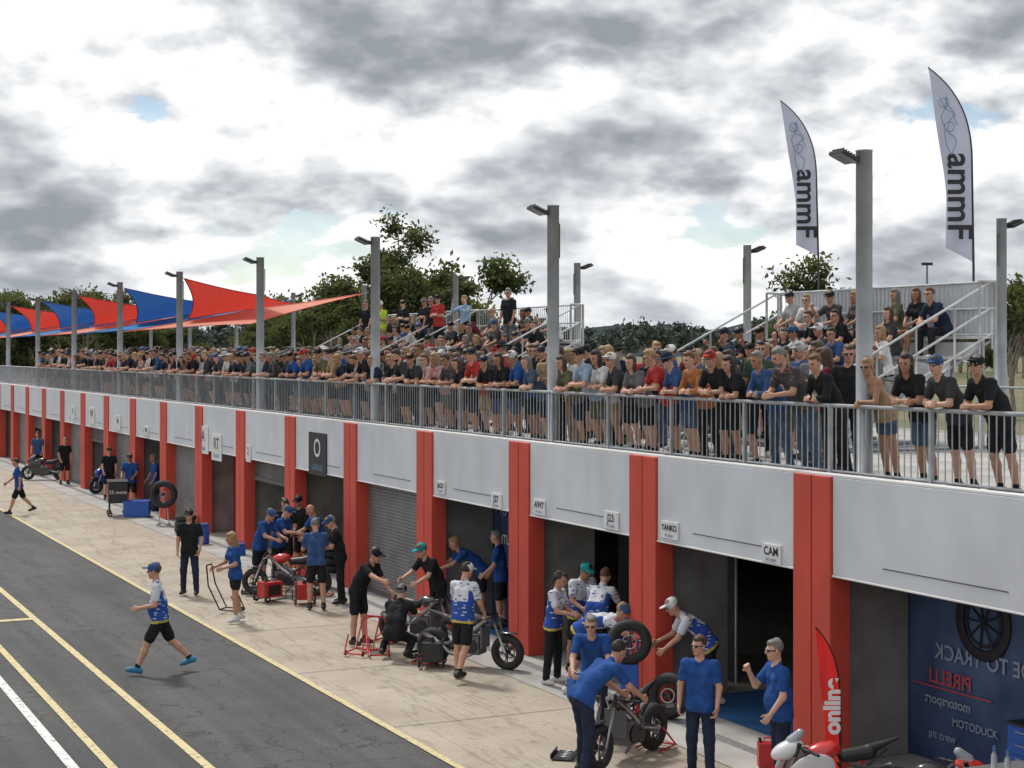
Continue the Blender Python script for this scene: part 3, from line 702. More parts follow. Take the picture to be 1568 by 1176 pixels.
# ------------------------------------------------------------------ wheels, bikes, workshop gear
def wheel(b,c,ax,Rr=.23,r=.065,spokes=5,tyre='rubber',rim='rim'):
    c=Vector(c); ax=Vector(ax).normalized()
    b.torus(c,ax,Rr,r,tyre,n=36,m=12,flat=1.15); b.torus(c,ax,Rr-r*.8,.016,rim,n=36,m=8,flat=2.6)
    b.tube([c-ax*.05,c+ax*.05],.04,rim,n=14)
    u=ax.orthogonal().normalized(); w=ax.cross(u)
    for i in range(spokes):
        a=2*math.pi*i/spokes
        for d in (-.12,.12):
            p=u*math.cos(a+d)+w*math.sin(a+d); q=u*math.cos(a)+w*math.sin(a); b.tube([c+q*.03,c+p*(Rr-r*.8)],[.013,.009],rim,n=6)
    b.torus(c+ax*.055,ax,.10,.012,'chrome',n=24,m=5,flat=.25)
def motorcycle(name,x,y,yaw,col,bare=False,z=.0,stand=True,col2='bikeblack'):
    e=empty(name,(x,y,z)); e.rotation_euler=(0,0,R(yaw))
    b=MB(); wheel(b,(.70,0,.30),(0,1,0)); wheel(b,(-.68,0,.31),(0,1,0),.235,.078)
    for s in (1,-1):
        b.tube([(.70,s*.1,.30),(.50,s*.1,.78)],[.03,.024],'chrome'); b.tube([(.50,s*.1,.78),(.44,s*.1,.93)],.026,'black')
        b.tube([(.44,s*.08,.88),(.36,s*.30,.86)],.014,'black'); b.tube([(.37,s*.27,.862),(.33,s*.38,.855)],.02,'rubber')
        b.tube([(-.68,s*.1,.31),(-.2,s*.09,.42)],[.03,.045],'chrome'); b.tube([(.38,s*.06,.86),(.1,s*.15,.62),(-.2,s*.12,.4)],[.035,.04,.035],'chrome')
        b.tube([(.36,s*.30,.86),(.45,s*.32,.83)],.006,'chrome',n=5)
        b.tube([(-.22,s*.13,.36),(-.3,s*.2,.35)],.014,'black')
        b.tube([(-.25,s*.08,.55),(-.6,s*.08,.82)],.016,'black')
    b.tube([(-.22,-.02,.45),(-.4,-.03,.75)],.035,'bikered',n=8)
    b.box((-.18,-.16,.24),(.24,.16,.55),'groove'); b.tube([(.1,-.19,.38),(.1,.19,.38)],.11,'black',n=16); b.tube([(-.08,-.18,.33),(-.08,.18,.33)],.09,'black',n=16)
    b.tube([(.2,-.1,.3),(.0,-.16,.2),(-.3,-.17,.25),(-.55,-.2,.45),(-.78,-.2,.55)],[.03,.03,.035,.05,.05],'chrome',n=10)
    b.box((.27,-.16,.35),(.3,.16,.7),'groove')
    for p in ([(.3,.05,.8),(.2,.12,.6),(.1,.14,.5)],[(.35,-.05,.8),(.1,-.15,.65),(-.1,-.13,.5)],[(.0,.1,.7),(-.1,.16,.5),(.05,.17,.35)]): b.tube(p,.012,'black',n=6)
    if stand:
        for s in (1,-1): b.tube([(-.68,s*.16,.31),(-1.0,s*.18,.03),(-.55,s*.18,.03)],.016,'genred')
        b.tube([(-1.0,-.18,.03),(-1.0,.18,.03)],.016,'genred')
    b.obj("running_gear",e)
    rt=lambda a:np.array([[math.cos(a),0,math.sin(a)],[0,1,0],[-math.sin(a),0,math.cos(a)]])
    pr=[el((.14,0,.80),(.22,.13,.11),0 if bare else 3,.03,rt(.2)),rc((-.12,0,.74),(-.42,0,.77),.075,.085,1,.03),rc((-.42,0,.80),(-.76,0,.91),.062,.02,1,.02),
        el((.72,0,.62),(.17,.07,.022),3,.015)]
    if not bare:
        pr+=[el((.55,0,.84),(.2,.12,.10),0,.03,rt(.35)),rc((.50,0,.93),(.40,0,1.02),.07,.05,2,.01),el((.60,.045,.84),(.05,.03,.02),2,.004),el((.60,-.045,.84),(.05,.03,.02),2,.004)]
        for s in (1,-1): pr+=[el((.34,s*.19,.62),(.30,.028,.2),0,.03,rt(.3)),el((.12,s*.17,.33),(.40,.03,.12),3,.02,rt(-.1)),el((.15,s*.185,.47),(.26,.026,.12),3,.02)]
    V,Q,l=surf(pr,.014); me=mesh_np("bodywork",V,Q,l,[M[col],M['black'],M['glass'],M[col2]],True); add("bodywork",me,parent=e)
    return e
motorcycle("sport_motorcycle",11.05,34.1,150,'bikered',True)
motorcycle("sport_motorcycle",11.35,27.15,-60,'bikeblack',True)
motorcycle("sport_motorcycle",11.3,25.0,-50,'bikeblack',True)
motorcycle("sport_motorcycle",10.55,18.4,-150,'bikeblack',True)
motorcycle("sport_motorcycle",11.25,14.95,165,'bikewhite',col2='bikered')
motorcycle("sport_motorcycle",11.5,13.75,-20,'bikered')
motorcycle("sport_motorcycle",12.0,69.3,150,'bikeblack')
motorcycle("sport_motorcycle",D+2.6,C0+.8*L,200,'bikeblue'); motorcycle("sport_motorcycle",D+2.2,C0+6*L-2.5,160,'bikered'); motorcycle("sport_motorcycle",D+.6,C0+11*L-2,200,'bikeblue')

def loose_wheel(x,y,z,ax,rr=.245,r=.085):
    b=MB(); wheel(b,(0,0,0),ax,rr,r); return b.obj("racing_wheel",None,(x,y,z))
loose_wheel(12.0,20.85,1.03,(-.5,-.86,.1),.25,.08)
loose_wheel(12.28,20.2,.335,(-.75,-.62,.2),.25,.08)
b=MB()
for s in (-.12,.12): b.tube([(s,0,.05),(s,0,1.03)],.018,'toolblue'); b.tube([(s,-.3,.03),(s,.3,.03)],.02,'toolblue')
b.tube([(-.2,0,1.03),(.2,0,1.03)],.014,'chrome'); b.box((-.12,-.1,.35),(.12,.1,.7),'toolblue')
b.obj("wheel_balancing_stand",None,(12.0,20.85,.01),R(-25),.004)
loose_wheel(12.15,49.6,.95,(-.5,-.86,0),.33,.1)
b=MB()
for s in (-.15,.15): b.tube([(s,0,.05),(s*.6,0,.95)],.018,'steel'); b.tube([(s,-.3,.03),(s,.3,.03)],.02,'steel')
b.obj("wheel_balancing_stand",None,(12.15,49.6,.01),R(-25))
def paddock_stand(x,y,yaw,m,up=False):
    b=MB()
    for s in (-.17,.17): b.tube([(-.35,s,.05),(.05,s,.07),(.3,s,.55),(.36,s*.7,.95 if up else .6)],.016,m); b.torus((-.3,s,.05),(0,1,0),.035,.015,'rubber',n=12,m=6); b.tube([(-.35,s,.05),(-.2,s,.35)],.014,m)
    b.tube([(.36,-.12,.95 if up else .6),(.36,.12,.95 if up else .6)],.016,m); b.tube([(.05,-.17,.07),(.05,.17,.07)],.016,m); b.tube([(-.35,-.17,.05),(-.35,.17,.05)],.014,m)
    b.obj("paddock_stand",None,(x,y,.01),R(yaw))
paddock_stand(10.1,26.9,40,'genred',False); paddock_stand(10.3,26.7,75,'genred'); paddock_stand(9.2,32.4,140,'black',True)
def generator(x,y,yaw,m):
    b=MB(); b.box((-.22,-.16,.1),(.22,.16,.42),m); b.box((-.16,-.17,.14),(.16,-.161,.36),'black')
    for s in (-.2,.2):
        b.tube([(-.28,s,.05),(-.28,s,.48),(.28,s,.48),(.28,s,.05),(-.28,s,.05)],.015,'black'); b.torus((-.2,s,.07),(0,1,0),.05,.02,'rubber',n=14,m=6)
    b.tube([(-.1,0,.42),(-.1,0,.5)],.04,'black'); b.tube([(.1,0,.42),(.1,0,.46)],.06,'chrome'); b.obj("portable_generator",None,(x,y,.01),R(yaw),.006)
generator(10.45,33.4,20,'genred'); generator(11.0,32.8,80,'genred'); generator(10.75,25.3,60,'black')
def fuel_can(x,y,m):
    b=MB(); b.box((-.09,-.14,0),(.09,.14,.30),m); b.tube([(0,-.08,.30),(0,-.08,.36),(0,.06,.36),(0,.06,.30)],.013,m); b.tube([(0,.1,.30),(0,.12,.36)],.022,'black'); b.obj("fuel_can",None,(x,y,.015),random.uniform(0,3),.012)
fuel_can(12.0,30.2,'genred'); fuel_can(11.75,22.0,'toolblue'); fuel_can(12.1,35.8,'genred'); fuel_can(12.0,17.3,'genred'); fuel_can(12.1,41.3,'toolblue')
def tool_tray(x,y,rz):
    b=MB(); b.box((-.22,-.14,0),(.22,.14,.015),'black')
    for s in (-.14,.14): b.box((-.22,s-.006,.016),(.22,s+.006,.07),'black')
    for i in range(5): b.tube([(-.16+i*.08,-.09,.03),(-.15+i*.08,.09,.03)],.009,'chrome',n=6)
    b.obj("tool_tray",None,(x,y,.01),rz)
tool_tray(10.9,26.3,.4); tool_tray(10.4,34.8,1.2); tool_tray(9.9,18.9,.9)
for p in ([(12.5,29.6,.03),(11.9,28.7,.012),(11.7,27.9,.012),(11.4,27.4,.012)],[(12.5,36.5,.03),(11.8,36.0,.012),(11.4,35.0,.012),(11.1,34.4,.012)],[(12.6,21.8,.03),(11.7,20.4,.012),(11.1,19.2,.012),(10.7,18.7,.012)]):
    b=MB(); b.tube(p,.009,'ink',n=5); b.obj("power_cable")
b=MB(); b.box((-.3,-.5,.45),(.3,.5,1.12),'black'); b.box((-.33,-.53,1.12),(.33,.53,1.15),'black')
for s in (-.4,.4):
    for a in (-.25,.25): b.tube([(a,s,.1),(a,s,.45)],.02,'black'); b.torus((a,s,.09),(0,1,0),.06,.025,'rubber',n=16,m=6)
b.tube([(0,.5,.9),(0,.72,1.1),(0,.72,1.2)],.02,'steel')
e=empty("equipment_trolley",(11.5,53.1,0)); e.rotation_euler=(0,0,R(-10)); b.obj("cabinet",e,bevel=.01)
t=text("25 moto","lettering",Matrix(((1,0,0,0),(0,0,-1,-.506),(0,1,0,.8),(0,0,0,1))),.16,'white',e)
b=MB(); b.box((-.4,-.28,.02),(.4,.28,.4),'toolblue'); b.box((-.41,-.29,.4),(.41,.29,.52),'toolblue'); b.tube([(-.15,0,.52),(-.15,0,.58),(.15,0,.58),(.15,0,.52)],.015,'black'); b.obj("blue_toolbox",None,(12.0,52.5,.01),R(-20),.02)
b=MB(); b.tube([(0,0,.02),(0,0,.55)],.19,'toolblue',n=20); b.torus((0,0,.55),(0,0,1),.19,.012,'black'); b.obj("waste_bin",None,(11.9,44.2,.012),0)
b=MB(); b.box((-.4,-.7,.84),(.4,.7,.88),'groove')
for s in (-.6,.6):
    for a in (-.32,.32): b.tube([(a,s,.0),(a,s,.84)],.015,'steel')
b.obj("folding_table",None,(12.15,12.75,.015),R(0),.004)
for i in range(4):
    b=MB(); b.tube([(0,0,0),(0,0,.15),(0,0,.19),(0,0,.23)],[.033,.033,.014,.014],'glass',n=12); b.tube([(0,0,.23),(0,0,.25)],.016,'bluemat',n=10); b.obj("water_bottle",None,(11.95+.09*(i%2),12.95+.1*i,.895))

# ------------------------------------------------------------------ pit people
sh=dict
STAND=sh(lean=3,sp=(6,10),eb=(20,25),iy=(10,10))
TR='trousers'
def P(nm,x,y,f,pose,look,cols,**k): return person(nm,x,y,f,pose,look,cols,**k)
P("pit_crew_walking",6.50,26.78,-80,sh(lean=6,hp=(28,-24),kn=(6,22),ft=(12,-18),sp=(5,-20),eb=(75,35),iy=(5,0),head=(2,-5)),sh(hat='cap',h=.012,fat=.4),sh(shirt=TEAM,shoes=BLSH,hat=BLU))
P("pit_crew_standing",9.14,35.0,-5,sh(lean=1,ab=(6,6),sp=(0,4),eb=(30,12),sa=(18,12)),sh(hat='cap',legs=TR),sh(shirt=BLK,pants=NAV,hat=BLK))
P("grid_assistant",9.04,31.13,-60,sh(lean=4,hp=(8,-6),kn=(10,10),sp=(10,20),eb=(65,50),iy=(15,5),head=(12,0)),sh(sex='f',hair='long',hem=.5),sh(shirt=ROY,hair=HAIRS[2],shoes=WSHO,sock=WHT),scale=.98)
wk=sh(lean=22,sp=(30,35),eb=(45,40),iy=(15,15),head=(25,0))
P("mechanic",10.75,35.1,60,wk,sh(hat='cap'),sh(shirt=ROY,hat=BLU))
P("mechanic",11.25,35.35,70,sh(lean=15,sp=(20,40),eb=(60,50),head=(25,10)),sh(hat='cap'),sh(shirt=ROY,hat=BLU))
P("mechanic",10.97,31.9,-165,sh(lean=10,sp=(20,30),eb=(70,60),head=(20,0),hp=(6,-4)),sh(),sh(shirt=BLU))
P("mechanic",11.67,32.4,-80,sh(lean=12,sp=(20,30),eb=(60,60),head=(25,0)),sh(hat='cap',legs=TR),sh(shirt=BLK,hat=BLU))
P("mechanic",11.7,36.3,10,sh(lean=8,sp=(15,15),eb=(60,60),head=(20,0)),sh(hat='phones'),sh(shirt=BLK),scale=1.07)
P("mechanic",12.25,36.7,-30,sh(lean=5,sp=(5,15),eb=(40,60),head=(15,0)),sh(hat='cap'),sh(shirt=BLK,hat=BLK),scale=1.07)
P("mechanic",12.2,35.2,-60,sh(lean=15,sp=(25,35),eb=(40,40),head=(25,0)),sh(hair='bald'),sh(shirt=ROY))
P("mechanic_leaning",10.32,27.73,60,sh(lean=32,hp=(6,2),sp=(25,62),eb=(20,15),sa=(8,16),iy=(5,-10),head=(20,0)),sh(hat='cap',h=.012),sh(shirt=BLK,hat=BLK,shoes=BSHO))
P("mechanic_crouching",10.35,26.05,165,sh(lean=34,hp=(98,70),kn=(135,142),ab=(16,16),ft=(0,-30),sp=(45,50),eb=(35,35),head=(15,0)),sh(hat='backcap',legs=TR,h=.012),sh(shirt=BLK,hat=BLK))
P("mechanic_leaning",11.9,27.75,-50,sh(lean=30,sp=(35,40),eb=(30,30),head=(20,0)),sh(hat='cap',sleeve='short'),sh(shirt=BLK,hat=TEA))
P("mechanic",10.77,24.1,150,sh(lean=6,hp=(6,-14),kn=(4,18),sp=(30,15),eb=(55,30),sa=(20,12),head=(15,-10)),sh(hat='cap',h=.012,fat=.3),sh(shirt=TEAM,hat=WHT,pants=BLK))
P("mechanic",13.4,28.2,-100,sh(lean=5,sp=(10,10),eb=(40,30)),sh(),sh(shirt=ROY))
P("mechanic_leaning",13.5,29.3,-80,sh(lean=50,sp=(50,50),eb=(20,20),head=(20,0)),sh(),sh(shirt=ROY))
P("team_assistant",11.9,23.1,60,sh(lean=8,sp=(15,25),eb=(50,60),head=(15,0)),sh(sex='f',hair='pony',legs=TR),sh(shirt=TEAM,hair=HAIRS[0],shoes=WSHO),scale=1.0)
P("mechanic",12.7,23.75,30,sh(lean=14,sp=(15,20),eb=(50,50),head=(25,0)),sh(hat='cap'),sh(shirt=TEAM,hat=TEA))
P("mechanic_leaning",12.55,22.9,150,sh(lean=28,sp=(25,35),eb=(30,30),head=(25,0)),sh(fat=.4,hair='short',h=.012),sh(shirt=TEAM))
P("mechanic_bending",11.95,22.3,80,sh(lean=72,hp=(14,-6),kn=(16,10),sp=(60,55),eb=(15,20),head=(30,0)),sh(h=.012,hat='cap'),sh(shirt=TEAM,shoes=WSHO,hat=BLU))
P("mechanic_leaning",10.9,19.9,-10,sh(lean=38,hp=(20,20),kn=(40,40),sp=(30,30),eb=(30,30),head=(10,0)),sh(glasses=True,legs=TR,h=.012),sh(shirt=ROY,pants=NAV,hair=HAIRS[3]))
P("mechanic_bending",9.65,17.95,120,sh(lean=50,hp=(12,4),kn=(14,14),sp=(30,35),eb=(25,20),sa=(15,15),head=(25,0)),sh(legs=TR,h=.012),sh(shirt=ROY,pants=NAV,hair=HAIRS[0]))
P("mechanic_leaning",13.15,20.5,-85,sh(lean=48,hp=(6,-8),kn=(8,8),sp=(30,25),eb=(20,40),head=(25,0)),sh(hat='cap',h=.012),sh(shirt=TEAM,hat=WHT,shoes=WSHO))
P("team_member",10.85,17.1,-20,sh(lean=2,hp=(4,-4),sp=(4,-5),eb=(18,22),sa=(14,16),iy=(5,0),head=(0,-25)),sh(glasses=True,legs=TR,h=.011),sh(shirt=ROY,pants=NAV,hair=HAIRS[1]),scale=.99)
P("team_member",11.4,16.2,-75,sh(lean=4,hp=(3,-3),sp=(8,42),eb=(30,100),sa=(12,5),iy=(5,35),head=(3,0)),sh(glasses=True,legs=TR,h=.011,fat=.4),sh(shirt=ROY,pants=NAV,hair=HAIRS[3]),scale=1.02)
P("pit_crew_walking",8.7,54.9,-70,sh(lean=6,hp=(24,-22),kn=(6,22),ft=(12,-18),sp=(-15,22),eb=(20,30)),sh(),sh(shirt=ROY))
P("mechanic",12.5,59.1,20,STAND,sh(hat='cap'),sh(shirt=BLK))
P("mechanic",12.4,55.2,0,sh(lean=10,sp=(15,15),eb=(50,50)),sh(hat='cap'),sh(shirt=ROY))
P("mechanic",13.0,54.2,-60,STAND,sh(),sh(shirt=ROY))
P("mechanic",12.3,66.5,30,STAND,sh(),sh(shirt=BLK)); P("mechanic",12.2,72,0,STAND,sh(),sh(shirt=BLU))

# ------------------------------------------------------------------ spectators
LEAN=[(sh(lean=32,hp=(-8,-4),kn=(2,4),sp=(15,14),eb=(72,74),iy=(70,66),sa=(14,14),head=(8,18),curl=45),sh(hat='cap')),
 (sh(lean=28,hp=(-6,-8),sp=(16,18),eb=(70,66),iy=(45,62),sa=(16,12),head=(12,-12)),sh(hair='short',glasses=True)),
 (sh(lean=30,hp=(2,-12),kn=(14,2),sp=(14,14),eb=(74,74),iy=(68,72),head=(10,22)),sh(sex='f',hair='long')),
 (sh(lean=33,hp=(-8,2),kn=(2,16),sp=(16,14),eb=(72,74),iy=(60,72),head=(0,30)),sh(hat='cap',glasses=True,fat=.5)),
 (sh(lean=30,hp=(-6,-6),sp=(14,14),eb=(74,74),iy=(72,60),head=(14,5)),sh(hat='wide',glasses=True)),
 (sh(lean=27,hp=(-5,-5),sp=(14,14),eb=(76,70),iy=(74,50),head=(8,35)),sh(sex='f',hair='pony',sleeve='none',hem=.45,glasses=True)),
 (sh(lean=34,hp=(-8,-8),sp=(16,16),eb=(66,66),iy=(30,35),head=(20,0)),sh(hair='beard',legs=TR)),
 (sh(lean=30,hp=(-8,-2),sp=(14,14),eb=(74,74),iy=(66,70),head=(10,15)),sh(hair='short',sleeve='long',legs=TR))]
UP=[(sh(lean=2,sp=(12,12),eb=(85,85),iy=(70,70),head=(8,10)),sh(hat='cap')),
 (sh(lean=3,sp=(5,5),eb=(15,15),head=(5,20)),sh(hair='short',glasses=True,legs=TR)),
 (sh(lean=2,sp=(8,14),eb=(20,80),iy=(10,20),head=(10,-10)),sh(sex='f',hair='long',legs=TR)),
 (sh(lean=2,sp=(60,60),eb=(110,110),iy=(60,60),sa=(25,25),head=(0,0)),sh(hair='short',sleeve='long',legs=TR)),
 (sh(lean=2,sp=(-5,-5),eb=(45,45),sa=(35,35),iy=(25,25),head=(5,-20)),sh(hat='wide'))]
SIT=[(sh(lean=12,hp=(88,84),kn=(88,80),ab=(10,10),sp=(25,25),eb=(40,40),iy=(35,35),head=(5,15)),sh(hat='cap')),
 (sh(lean=32,hp=(86,86),kn=(84,88),ab=(12,12),sp=(25,25),eb=(55,55),iy=(55,55),head=(0,20)),sh(hair='short',glasses=True,legs=TR)),
 (sh(lean=10,hp=(86,88),kn=(80,92),ab=(3,3),sp=(20,20),eb=(45,45),iy=(40,40),head=(5,25)),sh(sex='f',hair='long',hem=.4)),
 (sh(lean=20,hp=(86,86),kn=(84,80),ab=(8,8),sp=(25,50),eb=(50,85),iy=(45,20),head=(5,10)),sh(hat='cap',glasses=True))]
for l_ in LEAN+UP+SIT: l_[1]['crowd']=True; l_[1]['h']=.016
SHC=[BLK]*13+[CHA]*5+[NAV]*4+[GRY]*3+[LGR,LGR,WHT,WHT,WHT,BLU,BLU,ROY,RED,RED,TAN,GRN,DEN,MAR,LBL,OLV,OLV,PNK,PLAID,PLAID,PLAID]
PTC=[BLK]*5+[NAV]*2+[DEN]*3+[CHA,GRY,TAN,OLV]; HTC=[BLK]*6+[NAV,NAV,WHT,TAN,GRY,BLU,LGR,RED]
def spect(grp,i,x,y,z=FLOOR+.004,yaw=None,scale=None,**cols):
    G={'L':LEAN,'U':UP,'S':SIT}[grp]; pose,look=G[i]
    c=sh(shirt=random.choice(SHC),pants=random.choice(PTC),hat=random.choice(HTC),shoes=random.choice([BSHO,WSHO,BSHO])); c.update(cols)
    s=scale or random.uniform(.93,1.03)
    if look.get('sex')=='f': s*=.96
    return person("spectator" if grp!='S' else "seated_spectator",x,y,0,pose,look,c,z=z,scale=s,key=(grp,i),yaw=yaw if yaw is not None else 180+random.uniform(-14,10))
rx=RAILX+.33
near=[(14.4,'L',3,sh(shirt=BLK,hat=BLK)),(15.1,'L',0,sh(shirt=CHA,hat=BLU,pants=BLK)),(15.75,'L',2,sh(shirt=BLK,pants=DEN,hair=HAIRS[0])),(16.45,'L',5,sh(shirt=TAN,pants=DEN,hair=HAIRS[2])),
 (17.5,'L',7,sh(shirt=BLK,pants=BLK)),(18.2,'L',6,sh(shirt=PLAID,pants=DEN)),(18.8,'L',7,sh(shirt=BLU,pants=DEN)),(19.5,'L',2,sh(shirt=BLK,hair=HAIRS[0])),(20.05,'L',0,sh(hat=RED,shirt=BLK)),(20.6,'L',7,sh(shirt=ORG,pants=BLK))]
for y,g_,i,c in near: spect(g_,i,rx,y,**c)
y=21.1; last=-1
while y<76:
    i=random.choice([j for j in (0,1,1,2,3,4,5,6,7,0) if j!=last]); last=i
    if random.random()<.13: spect('U',random.choice([0,1,2]),rx+.15,y)
    else: spect('L',i,rx+random.uniform(-.02,.06),y)
    y+=random.uniform(.40,.72)
for row,(x,y0,pd,st) in enumerate(((13.95,18.0,.85,.58),(14.7,20,.8,.62),(15.5,21,.5,.8),(14.5,46,.9,.5),(16.4,51,.8,.6),(17.4,52,.8,.7),(18.4,52,.6,.8))):
    y=y0
    while y<78:
        if random.random()<pd: spect('U',random.choice([0,1,1,2,0,4,2,1]) if random.random()<.94 else 3,x+random.uniform(-.3,.3),y,yaw=180+random.uniform(-60,45))
        y+=st*random.uniform(.6,1.5)
for si,y0 in enumerate(SY):
    for t in range(5):
        x=16.2+.1+.66*t+.46; zf=FLOOR+.12+.35*t
        y=y0+.35
        while y<y0+6.0:
            if random.random()<(.62 if si==0 else .8):
                spect('S',random.choice([0,1,2,3]),x,y,z=zf,yaw=180+random.uniform(-25,15),scale=.96)
            y+=random.uniform(.5,.75)
for y,i,c in ((42.0,3,sh(shirt=LBL,pants=NAV)),(43.9,0,sh(shirt=RED,hat=BLK)),(44.4,1,sh(shirt=BLK)),(44.9,0,sh(shirt=BLK,hat=GRY)),(38.2,1,sh(shirt=BLK)),(49.8,1,sh(shirt=BLK)),(46.6,0,sh(shirt=BLK)),(48.5,0,sh(shirt=HIV))):
    spect('U',i,18.85 if y>40 else 18.4,y,z=FLOOR+1.53,yaw=200,**c)

# ------------------------------------------------------------------ trees
def tree_mesh(seed,Hh,base,spread,nl,ls,clump=.9,leafm=('leafA','leafB'),depth=4):
    rg=random.Random(seed); b=MB(); ends=[]
    def br(p,d,l,r,dep):
        q=p+d*l*.5+Vector((rg.uniform(-1,1),rg.uniform(-1,1),rg.uniform(-.3,.5)))*l*.07; e=p+d*l
        b.tube([p,q,e],[r,r*.8,r*.6],'bark',n=6 if dep>1 else 4,cap=False)
        if dep<=1: ends.append(e)
        if dep==0: return
        for i in range(rg.randint(2,3) if dep<depth else rg.randint(3,4)):
            a=rg.uniform(0,6.28); sp=rg.uniform(.45,.95)*spread
            nd=(d+Vector((math.cos(a)*sp,math.sin(a)*sp,rg.uniform(-.2,.3)))).normalized()
            br(e if i else q.lerp(e,.6),nd,l*rg.uniform(.5,.78),r*.58,dep-1)
    br(Vector((0,0,-.1)),Vector((rg.uniform(-.06,.06),rg.uniform(-.06,.06),1)).normalized(),base,Hh*.014+.05,depth)
    mz=max(e.z for e in ends); f=Hh/mz
    tv=np.array(b.v)*np.array([f*.9,f*.9,f]); b.v=[tuple(v) for v in tv]
    rn=np.random.default_rng(seed); E=np.array([tuple(e) for e in ends])*np.array([f*.9,f*.9,f])
    wgt=rn.uniform(.2,1,len(E))**1.5; wgt/=wgt.sum()
    c=rn.choice(len(E),nl,p=wgt); cs=rn.uniform(.5,1.2,len(E))*clump
    p=rn.normal(0,1,(nl,3))*.55
    pos=E[c]+p*cs[c][:,None]*np.array([1,1,.7])
    a=rn.normal(0,1,(nl,3)); a/=np.linalg.norm(a,axis=1)[:,None]; w=np.cross(a,rn.normal(0,1,(nl,3))); w/=np.linalg.norm(w,axis=1)[:,None]
    s=ls*rn.uniform(.6,1.3,(nl,1)); V=np.stack([pos-a*s,pos-w*s*.45,pos+a*s,pos+w*s*.45],1).reshape(-1,3)
    n0=len(b.v); Q=np.arange(nl*4).reshape(-1,4)+n0
    me=bpy.data.meshes.new("tree")
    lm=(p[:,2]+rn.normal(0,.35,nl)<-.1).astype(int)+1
    faces=b.f+[tuple(q) for q in Q.tolist()]
    me.from_pydata(b.v+[tuple(v) for v in V.tolist()],[],faces)
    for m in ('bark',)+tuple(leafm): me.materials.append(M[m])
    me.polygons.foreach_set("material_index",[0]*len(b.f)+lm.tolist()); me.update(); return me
def cam_w(Z,X): return (.4354*Z+.9002*X,.9002*Z-.4354*X)
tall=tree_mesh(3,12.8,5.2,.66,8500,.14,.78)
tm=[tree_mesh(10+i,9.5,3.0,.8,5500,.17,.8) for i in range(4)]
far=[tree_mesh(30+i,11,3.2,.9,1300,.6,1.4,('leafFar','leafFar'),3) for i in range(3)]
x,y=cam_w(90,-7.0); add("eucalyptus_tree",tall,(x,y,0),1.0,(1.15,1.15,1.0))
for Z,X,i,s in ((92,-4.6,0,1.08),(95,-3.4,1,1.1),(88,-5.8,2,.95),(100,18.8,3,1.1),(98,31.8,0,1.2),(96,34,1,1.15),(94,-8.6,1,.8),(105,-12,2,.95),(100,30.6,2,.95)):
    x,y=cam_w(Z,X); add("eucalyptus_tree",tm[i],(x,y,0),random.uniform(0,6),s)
belt=empty("distant_tree_belt")
for i in range(120):
    X=random.uniform(-135,-9) if i<92 else random.uniform(34,130)
    Z=random.uniform(112,150); x,y=cam_w(Z,X*Z/130)
    add("tree",random.choice(tm),(x,y,-.05),random.uniform(0,6),random.uniform(.65,1.08),belt)
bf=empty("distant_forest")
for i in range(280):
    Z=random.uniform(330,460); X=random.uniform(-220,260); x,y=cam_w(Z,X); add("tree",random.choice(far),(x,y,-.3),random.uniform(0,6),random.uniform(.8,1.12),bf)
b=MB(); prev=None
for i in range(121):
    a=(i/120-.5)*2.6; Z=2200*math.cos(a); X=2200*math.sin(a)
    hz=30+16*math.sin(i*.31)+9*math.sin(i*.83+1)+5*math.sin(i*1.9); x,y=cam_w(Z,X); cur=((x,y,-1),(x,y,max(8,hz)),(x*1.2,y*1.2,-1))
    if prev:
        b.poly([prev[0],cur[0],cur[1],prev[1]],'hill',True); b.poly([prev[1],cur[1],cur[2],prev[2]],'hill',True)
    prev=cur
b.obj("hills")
b=MB(); x,y=cam_w(120,30.5); b.tube([(0,0,0),(0,0,11.8)],[.12,.07],'steel'); b.box((-.4,-.1,11.7),(.4,.1,11.9),'black'); b.obj("distant_light_mast",None,(x,y,0),R(-25))

# ------------------------------------------------------------------ sky & light
SUN_EL=56; SUN_DIR=Vector((-.12,1.0,0)).normalized()
w=bpy.data.worlds.new("World"); sc.world=w; w.use_nodes=True; nt=w.node_tree
try: w.cycles.sampling_method='NONE'
except Exception: pass
for n in list(nt.nodes): nt.nodes.remove(n)
out=N(nt,"ShaderNodeOutputWorld"); bg1=N(nt,"ShaderNodeBackground"); bg2=N(nt,"ShaderNodeBackground"); mx=N(nt,"ShaderNodeMixShader")
sky=N(nt,"ShaderNodeTexSky",sky_type='NISHITA'); sky.sun_disc=False; sky.sun_elevation=R(SUN_EL); sky.sun_rotation=math.atan2(SUN_DIR.x,SUN_DIR.y)
sky.air_density=1.0; sky.dust_density=.3
nt.links.new(sky.outputs[0],bg1.inputs[0]); bg1.inputs[1].default_value=.11
tc=N(nt,"ShaderNodeTexCoord"); sx=N(nt,"ShaderNodeSeparateXYZ"); nt.links.new(tc.outputs["Generated"],sx.inputs[0])
z=math_node(nt,'MAXIMUM',sx.outputs[2],0.0)
zz=math_node(nt,'MULTIPLY',math_node(nt,'POWER',z,.8),1.6)
def vec(dz,off):
    cb=N(nt,"ShaderNodeCombineXYZ"); nt.links.new(sx.outputs[0],cb.inputs[0]); nt.links.new(sx.outputs[1],cb.inputs[1]); nt.links.new(math_node(nt,'ADD',zz,dz),cb.inputs[2])
    mp=N(nt,"ShaderNodeMapping"); mp.inputs["Location"].default_value=off; nt.links.new(cb.outputs[0],mp.inputs[0]); return mp.outputs[0]
def noise(v,scale,detail,rough,dist=0):
    n=N(nt,"ShaderNodeTexNoise"); n.inputs["Scale"].default_value=scale; n.inputs["Detail"].default_value=detail; n.inputs["Roughness"].default_value=rough; n.inputs["Distortion"].default_value=dist
    nt.links.new(v,n.inputs["Vector"]); return n
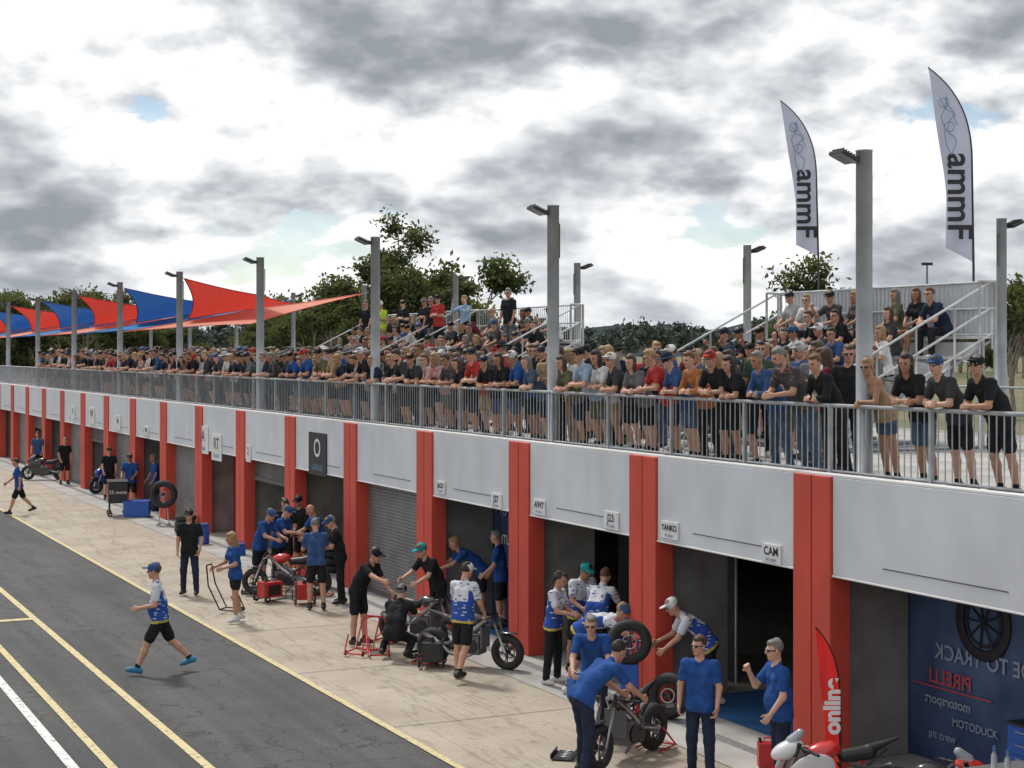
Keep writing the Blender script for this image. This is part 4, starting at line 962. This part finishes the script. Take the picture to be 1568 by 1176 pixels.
OFF=(3.1,1.7,.4)
WARP=noise(vec(0,OFF),9,3,.55).outputs["Color"]
def billow(dz,off,det):
    v=vec(dz,off)
    ad=N(nt,"ShaderNodeVectorMath",operation='MULTIPLY_ADD'); nt.links.new(WARP,ad.inputs[0]); ad.inputs[1].default_value=(.09,.09,.09); nt.links.new(v,ad.inputs[2])
    vo=N(nt,"ShaderNodeTexVoronoi",feature='F1'); vo.inputs["Scale"].default_value=9; vo.inputs["Detail"].default_value=2.0; vo.inputs["Roughness"].default_value=.55; vo.normalize=True
    nt.links.new(ad.outputs[0],vo.inputs["Vector"])
    f=noise(v,5.0,det,.57)
    a=math_node(nt,'MULTIPLY',f.outputs["Fac"],.8)
    return math_node(nt,'ADD',a,math_node(nt,'MULTIPLY',math_node(nt,'SUBTRACT',.5,vo.outputs["Distance"]),.32))
d0=billow(0,OFF,8); d1=billow(.022,OFF,5)
big=noise(vec(0,(8.2,4.4,2.0)),3.4,1,.5).outputs["Fac"]
relief=math_node(nt,'MULTIPLY',math_node(nt,'SUBTRACT',d0,d1),4.6)
dens=math_node(nt,'ADD',math_node(nt,'ADD',d0,.058),math_node(nt,'MULTIPLY',math_node(nt,'SUBTRACT',big,.5),.40))
body=ramp(nt,dens,[(.47,(1.0,1.0,1.0)),(.54,(.93,.93,.93)),(.585,(.64,.64,.64)),(.67,(.42,.42,.42))])
br_=math_node(nt,'ADD',body,relief)
br_=math_node(nt,'MINIMUM',math_node(nt,'MAXIMUM',br_,.38),1.0)
colr=ramp(nt,br_,[(.36,(.31,.335,.37)),(.6,(.50,.53,.57)),(.8,(.78,.80,.83)),(1.0,(1.08,1.08,1.07))])
hz=ramp(nt,z,[(0,(1,1,1)),(.05,(0,0,0))])
colr=mixc(nt,math_node(nt,'MULTIPLY',hz,.5),colr,(.70,.75,.80))
nt.links.new(colr,bg2.inputs[0]); bg2.inputs[1].default_value=1.0
mask=ramp(nt,dens,[(.410,(0,0,0)),(.438,(1,1,1))])
mask=math_node(nt,'MAXIMUM',math_node(nt,'MAXIMUM',mask,.22),math_node(nt,'MULTIPLY',hz,.8))
nt.links.new(mask,mx.inputs[0]); nt.links.new(bg1.outputs[0],mx.inputs[1]); nt.links.new(bg2.outputs[0],mx.inputs[2]); nt.links.new(mx.outputs[0],out.inputs[0])
sl=bpy.data.lights.new("sun",'SUN'); sl.energy=2.5; sl.angle=R(8); sl.color=(1,.96,.9)
so=bpy.data.objects.new("sun",sl); COL.objects.link(so)
dv=Vector((SUN_DIR.x*math.cos(R(SUN_EL)),SUN_DIR.y*math.cos(R(SUN_EL)),math.sin(R(SUN_EL))))
so.rotation_euler=dv.to_track_quat('Z','Y').to_euler()
# ------------------------------------------------------------------ camera
cd=bpy.data.cameras.new("camera"); co=bpy.data.objects.new("camera",cd); COL.objects.link(co); sc.camera=co
cd.sensor_width=36; cd.lens=36*2500/1568; cd.shift_y=-48/1568; cd.clip_end=6000; cd.clip_start=.1
co.location=(0,0,CAMH); th=math.atan(1209/2500); co.rotation_euler=(R(90),0,-th)
sc.view_settings.view_transform='Standard'; sc.view_settings.look='None'; sc.view_settings.exposure=0
